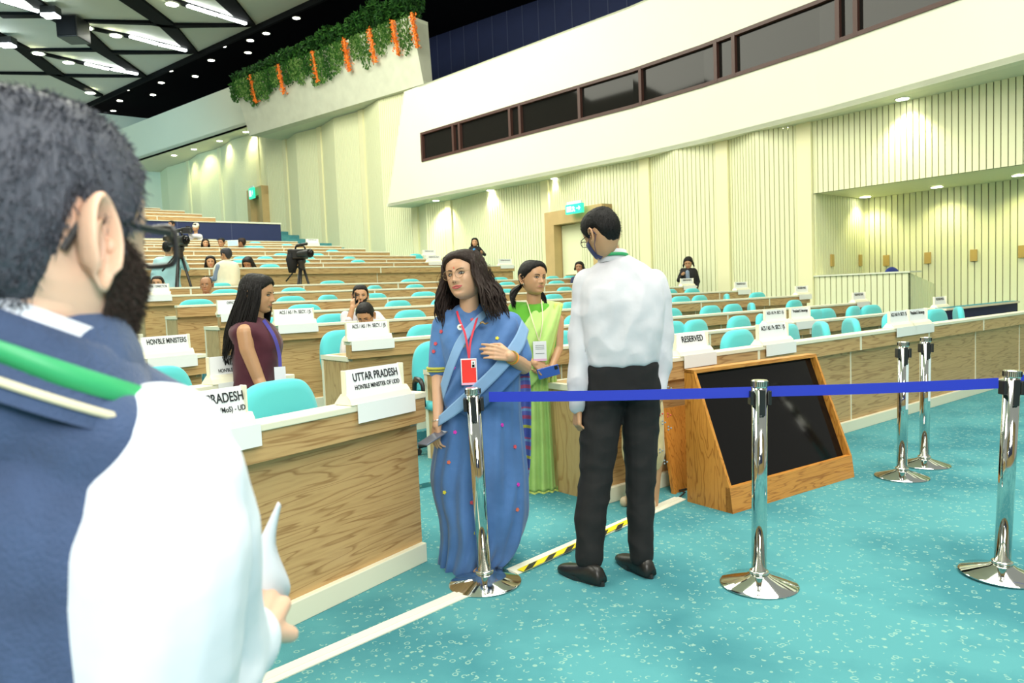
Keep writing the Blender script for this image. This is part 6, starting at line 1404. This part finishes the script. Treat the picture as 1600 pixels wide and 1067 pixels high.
# man crouching by the navy half wall, with a camera, and a white shoulder beside him
f = bust(25.5, 306, 355.5, 1.15, 35, 'photographer in a white top and cap by the navy half wall', M['shirt_white'], 'skin_mid', 0, 'short', vox=.025, nz=26, lap=False, hm='hair_grey')
f.part('cap', [[(305, 352.5, .0, .125), (307, 352.8, .0, .125)]], M['vest_cream'], .015, 2, flat=.7); f.part('vest', [[f.J(-.02, .20, -.10, .10), f.J(-.02, .42, -.10, .11)]], M['kurta_floral'], .02, 2)
f.part('raised_arm', [[f.J(.17, .08, .0, .06), f.J(-.05, .05, -.25, .05), f.J(-.22, -.02, -.3, .045)]], M['shirt_white'], .02, 2)
p = atY(294, 360, 25.1); t2 = empty('video_camera', p); build('camera_body', MB().box(-.2, .12, -.09, .09, -.09, .1), M['black_plastic'], t2, bevel=.02); build('lens_barrel', MB().lathe([(.06, 0), (.07, .12), (.07, .14)], 16), M['black_plastic'], t2); tag(t2, 'small black camera of the photographer by the navy half wall', 'camera')
bust(25.5, 268, 351, 1.1, 30, 'person in a white shirt partly hidden behind the tall tripod camera', M['shirt_white'], 'skin_brown', 0, 'short', vox=.025, nz=26, lap=False)

def standing(Y0, hx, hy, sc, yaw, floor_z, label, top, bottom, skin_='skin_mid', fem=0, hair='short', hm='hair_black', pitch=0, arms=None, vox=.016, lean=0, L=(.1, .2), hands=None, topname='shirt', hk=60, wide=1.0, bottomname='trousers', long_top=0.0):
    k = F_PX/Y0; f = Fig(Y0, Vector((*seat_base(hx, hy, Y0).xy, floor_z)), label); f.head(hx, hy, 0, sc, yaw, pitch, 0, fem, skin_, 34, 44); fy_ = 0
    d = ray(hx, hy); zc = H+d.z/d.y*Y0; ht = (zc-floor_z)/.935; m = lambda v: v*k
    def J(x, z, dy, r): return (hx+m(x)-m(lean*(zc-z*ht)), hy+m(zc-floor_z-z*ht)*1.0, dy, r)    # z as a share of the height above the floor
    sw_ = .17*(1-.12*fem)*wide
    f.body([[(hx, hy+m(.07), .01, .05), J(0, .84, .02, .055)], [J(-sw_*.7, .815, .02, .045), J(sw_*.7, .815, .02, .045)], ([J(-.04, .72, .0, .09), J(.04, .72, .0, .09)], .8), ([J(-.05, .52, .0, .09), J(.05, .52, .0, .09)], .85), [J(-.08, .48, .0, .08), J(-.09, .28, -.01, .055), J(-.09, .05, .02, .04), J(-.09, .02, -.10, .035)], [J(.08, .48, .0, .08), J(.09, .28, -.01, .055), J(.09, .05, .02, .04), J(.09, .02, -.10, .035)]], .018, hands=hands or ())
    arms = arms(J) if arms else [[J(-sw_, .80, .02, .055), J(-sw_-.05, .63, .03, .048), J(-sw_-.02, .49, -.03, .036)], [J(sw_, .80, .02, .055), J(sw_+.05, .63, .03, .048), J(sw_+.02, .49, -.03, .036)]]
    f.part(topname, [[J(-sw_*.8, .81, .02, .062), J(sw_*.8, .81, .02, .062)], ('S', [(*J(0, .845, .02, 0)[:3], .075, .065), (*J(0, .82, .02, 0)[:3], sw_*.95, .085), (*J(0, .78, .01, 0)[:3], sw_*1.1, .11), (*J(0, .71, .0, 0)[:3], sw_*1.05, .125), (*J(0, .60, .0, 0)[:3], sw_*.98, .12), (*J(0, .50-long_top, .0, 0)[:3], sw_*1.05, .13)])]+arms, top, vox, 4, fold=.005, seed=hx)
    f.part(bottomname, [([J(-.05, .5, .0, .115), J(.05, .5, .0, .115)], .9), [J(-.08, .47, .0, .09), J(-.09, .28, .0, .075), J(-.09, .06, .02, .065)], [J(.08, .47, .0, .09), J(.09, .28, .0, .075), J(.09, .06, .02, .065)]], bottom, .02, 3)
    for sx in (-1, 1): mb = MB(); q = J(sx*.09, .02, 0, 0); c = f.P(q[0], q[1], .02); cap(mb, c, c+Vector((0, -.14, 0)), .045, .04, .8, (1, 0, 0)); f.add('shoe', mb, M['shoe'])
    if hair == 'short': f.short_hair(hm, .010, 0, seed=int(hx))
    else: f.long_hair(hm, hk, 70, 178, L[0], L[1], .012, wave=.006, seed=int(hx), back=.02, r=.010, part=False)
    if abs(yaw) < 100: f.face(lipm='lip' if fem else 'lip_nat', detail=False)
    f.J = J; return f
CF = FL[7]+.02
standing(13.5, 353, 398.5, 1.05, 115, CF, 'man in a cream waistcoat over a grey blue shirt leaning on the raised desk', M['grey_shirt'], M['grey_trouser'], hm='hair_grey',
         arms=lambda J: [[J(-.13, .80, -.10, .055), J(-.19, .66, -.12, .05), J(-.36, .64, .14, .038), J(-.38, .66, .16, .03)], [J(.13, .80, .12, .05), J(.16, .64, .1, .046), J(.05, .6, .3, .034)]], wide=.85)
f = bpy.data.objects
fv = Fig(13.5, (0, 0, 0), 'x'); bpy.data.objects.remove(fv.t)
vest_parent = [o for o in bpy.data.objects if o.get('label', '').startswith('man in a cream waistcoat')][0]
mb = MB(); Pv = PW(13.5)
stack(mb, [(Pv(354, 408), .10, .10), (Pv(354, 413), .20, .135), (Pv(354, 424), .235, .155), (Pv(355, 436), .225, .16), (Pv(355, 447), .225, .17)])
o = mesh_obj('waistcoat', [fuse(mb, .016, 4, fold=.004)], M['vest_cream'], vest_parent); o.location = -vest_parent.location
standing(13.5, 263, 388, 1.05, 178, CF, 'cameraman in a pale cyan shirt working behind the tall tripod camera', M['cyan_shirt'], M['jeans'],
         arms=lambda J: [[J(-.20, .80, -.02, .065), J(-.28, .62, -.02, .055), J(-.20, .57, -.2, .045)], [J(.20, .80, -.02, .065), J(.34, .72, .0, .055), J(.24, .84, -.2, .045)]], wide=1.25, vox=.018)
vest2 = [o for o in bpy.data.objects if o.get('label', '').startswith('cameraman')][0]
def tripod_camera(px, py_c, py_f, Y, fz, label, k=1.0, rain=False):
    Pq = PW(Y); c = Pq(px, py_c); t = empty('video_camera', (c.x, c.y, fz)); inv = -Vector(t.location); sp = .34
    head_z = c.z-fz-.20
    build('camera_body', MB().box(-.13, .10, -.16, .16, -.08, .10), M['black_plastic'], t, bevel=.02, loc=(0, 0, head_z+.2))
    build('lens_barrel', MB().tube([(.0, -.14, head_z+.2), (.16, -.26, head_z+.2), (.27, -.33, head_z+.2)], [.06, .075, .085], 16), M['black_plastic'], t, smooth=False)
    build('lens_glass', MB().ell((.275, -.335, head_z+.2), (.07, .05, .07), 14, 8), M['screen'], t, smooth=True)
    build('carry_handle', MB().tube([(-.10, .0, head_z+.30), (-.08, -.02, head_z+.36), (.08, -.08, head_z+.37), (.12, -.1, head_z+.30)], .018, 8), M['black_plastic'], t, smooth=True)
    build('microphone', MB().tube([(-.02, -.16, head_z+.37), (.22, -.34, head_z+.38)], [.022, .026], 10), M['black_plastic'], t, smooth=True)
    build('viewfinder', MB().box(-.22, -.13, -.12, -.02, head_z+.22, head_z+.30), M['black_plastic'], t, bevel=.01)
    build('fluid_head', MB().lathe([(.05, head_z-.10), (.07, head_z-.05), (.06, head_z+.02), (.09, head_z+.06), (.09, head_z+.12)], 16), M['black_plastic'], t, smooth=True)
    build('pan_handle', MB().tube([(-.05, 0, head_z), (-.30, -.05, head_z-.30)], [.012, .016], 8), M['black_plastic'], t, smooth=True)
    if rain: build('rain_cover', MB().tube([(-.12, .0, head_z+.28), (-.16, -.04, head_z+.10), (-.17, -.05, head_z-.14)], [.12, .13, .07], 10, .7), M['blazer'], t, smooth=True)
    for a in (.5, 2.6, 4.7):
        l = build('tripod_leg', MB().tube([(.04*math.cos(a), .04*math.sin(a), head_z-.06), (sp*.55*math.cos(a), sp*.55*math.sin(a), (head_z)*.5), (sp*math.cos(a), sp*math.sin(a), 0)], [.026, .022, .016], 8), M['black_plastic'], t, smooth=True)
        build('rubber_foot', MB().lathe([(.02, 0), (.03, .0), (.02, .04)], 10, (sp*math.cos(a), sp*math.sin(a), 0)), M['beam'], l)
    build('spreader', MB().lathe([(.02, .32), (.10, .33), (.10, .40), (.02, .41)], 14), M['blue_fabric'] if rain else M['black_plastic'], t, smooth=True)
    tag(t, label, 'video camera'); return t
tripod_camera(279, 378, 445, 13.0, CF, 'black video camera on a tripod in front of the cameraman in pale cyan')
tripod_camera(470, 398, 443, 14.2, CF, 'unattended black video camera on a tripod in the cross aisle', rain=True)
# women in black blazers
f = standing(22.6, 742, 378.5, 1.1, 5, 1.62, 'woman in a black blazer over a blue sari standing by the slatted wall far back', M['blazer'], M['blazer'], fem=1, hair='long', L=(.08, .18), topname='blazer',
         arms=lambda J: [[J(-.14, .80, .02, .055), J(-.20, .64, .02, .05), J(-.10, .60, -.16, .04)], [J(.14, .80, .02, .055), J(.30, .68, .0, .05), J(.20, .72, -.16, .04)]])
f.part('sari_front', [[f.J(-.02, .78, -.11, .05), f.J(.02, .66, -.13, .05)]], M['blue_tee'], .015, 2); f.part('red_file', [[f.J(.0, .60, -.15, .05), f.J(.02, .54, -.15, .05)]], M['lan_red'], .015, 2)
f.part('hand', [[f.J(.21, .72, -.18, .04), f.J(.20, .745, -.20, .035)]], M['skin_brown'], .012, 2)
f = standing(17.0, 1075.5, 410.5, 1.1, 24, FL[5]+.05, 'woman in a black blazer looking down at her phone by the desk ends', M['blazer'], M['blazer'], fem=1, hair='long', L=(.03, .1), pitch=22, topname='blazer', wide=1.1,
         arms=lambda J: [[J(-.13, .80, .02, .06), J(-.22, .66, -.02, .05), J(-.12, .74, -.22, .04)], [J(.15, .80, .03, .06), J(.22, .64, .02, .052), J(.17, .52, -.06, .042)]])
f.part('sari_front', [[f.J(-.02, .79, -.11, .045), f.J(-.01, .68, -.13, .045)]], M['grey_shirt'], .012, 2); f.part('hand', [[f.J(-.13, .755, -.25, .035), f.J(-.11, .77, -.26, .035)], [f.J(.16, .49, -.08, .04), f.J(.15, .46, -.09, .03)]], M['skin_mid'], .010, 2)
p = f.P(1064.5, 422.5, -.28); t2 = empty('smartphone', p); build('case', MB().box(-.035, .035, -.05, .05, -.008, .008), M['black_plastic'], t2, bevel=.003); build('screen', MB().box(-.03, .03, -.045, .045, .008, .009), M['screen'], t2); tag(t2, 'black phone in the hand of the woman in a blazer on the right', 'phone')
bust(17.4, 905.5, 417.5, 1.1, 22, 'woman in a navy jacket seated in front of the double door', M['navy_cloth'], 'skin_brown', 1, 'long', vox=.02, nz=30, L=(.02, .05), lap=False)

# ---------------------------------------------------------------- bearded man in the foreground
Yf = .68; f = Fig(Yf, seat_base(60, 500, .62), 'bearded man with spectacles close to the camera, in a navy waistcoat and white sleeves'); P = lambda px, py, Y: atY(px, py, Y)
FP = P; f.P = lambda px, py, Y: atY(px, py, Y)
f.mx = head_matrix(atY(56, 366, .70), 1.06, math.radians(200), math.radians(3), math.radians(0)); f.fem = 0; f.hm = head_mesh(f.mx, 0, 100, 120, ears=False); f.skin = 'skin_fair'
# a larger, finer ear for the near side
def big_ear(mb):
    c = Vector((.0755, .012, -.014)); n = 34; prof = []
    for i in range(n):
        a = 2*PI*i/n; yy = math.cos(a); zz = math.sin(a); ry = .0190*(1-.18*(zz < 0)*abs(zz)); rz = .041; prof.append((yy*ry+.003*zz, zz*rz))
    R_ = []
    for rr, out, push in ((.80, -.006, 0), (.92, .006, 0), (1.0, .013, 0), (1.0, .018, 0), (.93, .021, 0), (.85, .0185, 0), (.78, .009, 0), (.66, .004, 0), (.54, .0095, 0), (.44, .009, 0), (.34, -.001, 0), (.14, -.009, 0)):
        ring_ = []
        for y, z in prof:
            fl_ = .010*max(0, (y+.010)/.028); lobe = 1 if z > -.022 else .35
            o_ = out*lobe+(.009*(1-lobe)); ring_.append(c+Vector((o_+fl_, y*rr, z*rr-(0 if rr > .5 else .004))))
        R_.append(ring_)
    mb.loft(R_, cap=True)
    mb.tube([c+Vector((.014, -.002, .020)), c+Vector((.019, .009, .012)), c+Vector((.018, .010, -.004)), c+Vector((.013, .002, -.016))], [.002, .004, .0045, .003], 8)
    mb.ell(c+Vector((.008, -.0145, -.001)), (.006, .004, .007), 10, 8)
em = MB(); big_ear(em); bmesh.ops.recalc_face_normals(em.bm, faces=em.bm.faces)
for v in list(em.bm.verts): pass
# the ear on his right side is at -x in the head frame
for v in em.bm.verts: v.co.x *= -1
for fc in em.bm.faces: fc.normal_flip()
xf(em, f.mx); eme = bpy.data.meshes.new('ear'); em.bm.to_mesh(eme); em.bm.free()
mb = MB(); hc_ = f.mx.translation
cN = FP(62, 505, .70)
chain(mb, [hc_+Vector((.0, -.012, -.05)), cN+Vector((-.005, -.0, .02)), cN+Vector((-.01, -.0, -.10))], [.066, .068, .075])
sR = FP(248, 706, .71); c7 = cN+Vector((-.01, .0, -.05)); sL = Vector((2*c7.x-sR.x, c7.y+.02, sR.z))
chain(mb, [c7, sR+Vector((-.04, 0.02, 0))], [.05, .045]); chain(mb, [c7, sL], [.05, .045])
mid = Vector((c7.x-.03, c7.y+.03, sR.z))
stack(mb, [(mid+Vector((0, 0, z)), w_, d_) for z, w_, d_ in ((.02, .12, .07), (-.05, .14, .09), (-.3, .13, .09), (-.6, .14, .1))])
for sx in (.1, -.1): chain(mb, [mid+Vector((sx, 0, -.62)), mid+Vector((sx, .02, -1.0)), Vector((mid.x+sx, mid.y, .08))], [.09, .06, .05])
bodym = fuse(mb, .008, 5)
el = FP(225, 1150, .74); wr = FP(394, 982, .90); hb = MB()
chain(hb, [el, wr], [.045, .028]); hand(hb, wr, FP(416, 906, 1.02)-wr, (.55, -.55, .55), .19, (.6, .75, .9, 1.0), .8, 1, thumb_out=.6)
handm = fuse(hb, .0035, 3)
o = mesh_obj('body', [bodym, f.hm, eme, handm], M['skin_fair'], f.t); o.location = f.inv
def zf_near(a):
    a = abs((a+PI) % (2*PI)-PI)*180/PI; pts = [(0, .068), (35, .066), (55, .05), (66, .012), (78, -.016), (86, -.016), (91, .026), (100, .024), (110, -.020), (126, -.052), (150, -.080), (180, -.086)]
    for p, q in zip(pts, pts[1:]):
        if a <= q[0]: return p[1]+(q[1]-p[1])*(a-p[0])/(q[0]-p[0])
    return pts[-1][1]
f.short_hair('hair_slate', .006, 7500, seed=6, zf=zf_near)
f.beard('beard_brown', 5200, .003, low=-.116)
face_parts(f.t, f.mx, 0, 'lip_nat', 0, 1.2); spectacles(f.t, f.mx, 'black_plastic', .0235, True, .0024, 1.15)
wc = MB()
cap(wc, c7+Vector((-.0, -.0, -.02)), FP(282, 664, .79), .075, .040); cap(wc, c7+Vector((-.0, -.0, -.03)), FP(150, 690, .68), .08, .06); cap(wc, c7, sL, .08, .06)
stack(wc, [(mid+Vector((0, 0, z)), w_, d_) for z, w_, d_ in ((.05, .10, .08), (.01, .16, .11), (-.06, .18, .135), (-.2, .175, .14), (-.4, .165, .14), (-.6, .175, .145), (-.75, .18, .15))])
cap(wc, cN+Vector((-.005, .0, -.075)), cN+Vector((.0, .0, -.05)), .090, .088)
o = mesh_obj('waistcoat', [fuse(wc, .006, 8, fold=.003, fsc=(9, 9, 5))], M['waistcoat'], f.t); o.location = f.inv
sl = MB(); chain(sl, [sR+Vector((.0, .0, -.0)), FP(240, 860, .69), FP(222, 1020, .70), el], [.066, .084, .090, .085]); chain(sl, [el+Vector((0, 0, .02)), el.lerp(wr, .5)+Vector((0, 0, .01)), wr-(wr-el).normalized()*.03], [.085, .068, .048])
chain(sl, [sR+Vector((.015, .01, -.03)), FP(302, 900, .78), el.lerp(wr, .6)+Vector((0, 0, .01))], [.060, .07, .06])
o = mesh_obj('sleeve', [fuse(sl, .006, 5, fold=.007, fsc=(6, 6, 4), seed=2)], M['shirt_near'], f.t); o.location = f.inv
# collar, lanyard and piping follow the neck line
def neck_ring(r, z, n=60): return [cN+Vector((r*math.cos(a), r*math.sin(a), z-.50*r*(math.cos(a)*.85+math.sin(a)*.5))) for a in [2*PI*i/n for i in range(n+1)]]
mb = MB(); mb.loft([neck_ring(r, z)[:-1] for r, z in ((.080, -.03), (.079, .0), (.076, .016), (.072, .016))], cap=False); f.add('collar', mb, M['shirt_near'])
mb = MB(); mb.loft([neck_ring(r, z)[:-1] for r, z in ((.108, -.075), (.100, -.045), (.090, -.012), (.084, .003), (.080, .003))], cap=False); f.add('waistcoat_collar', mb, M['waistcoat'])
mb = MB(); mb.tube(neck_ring(.107, -.058), .004, 6); f.add('piping', mb, M['piping'])
mb = MB(); ribbon(mb, neck_ring(.100, -.034), .020, .003, wdir=Vector((-.2, -.3, 1))); f.add('lanyard_strap', mb, M['lan_green'])
f.fix()
# folded paper in his hand
mb = MB(); A = [FP(392, 872, .96), FP(412, 830, .97), FP(434, 784, .98)]; Bp = [FP(418, 948, .99), FP(428, 880, 1.0), FP(437, 800, 1.0)]; Cp = [FP(440, 942, 1.02), FP(453, 915, 1.03), FP(440, 862, 1.01)]
S = [smooth_pts(r, 5) for r in ([FP(384, 905, .95)]+A, [FP(405, 925, .97), FP(415, 880, .98), FP(426, 838, .99), FP(437, 786, .985)], [FP(440, 945, 1.0), FP(453, 915, 1.01), FP(430, 850, 1.0), FP(438, 790, .99)])]
mb.loft(S, closed=False, cap=False); o = build('folded_paper', mb, M['badge_white'], smooth=True); o.modifiers.new('s', 'SOLIDIFY').thickness = .0012; tag(o, 'folded white papers in the hand of the bearded man', 'paper')
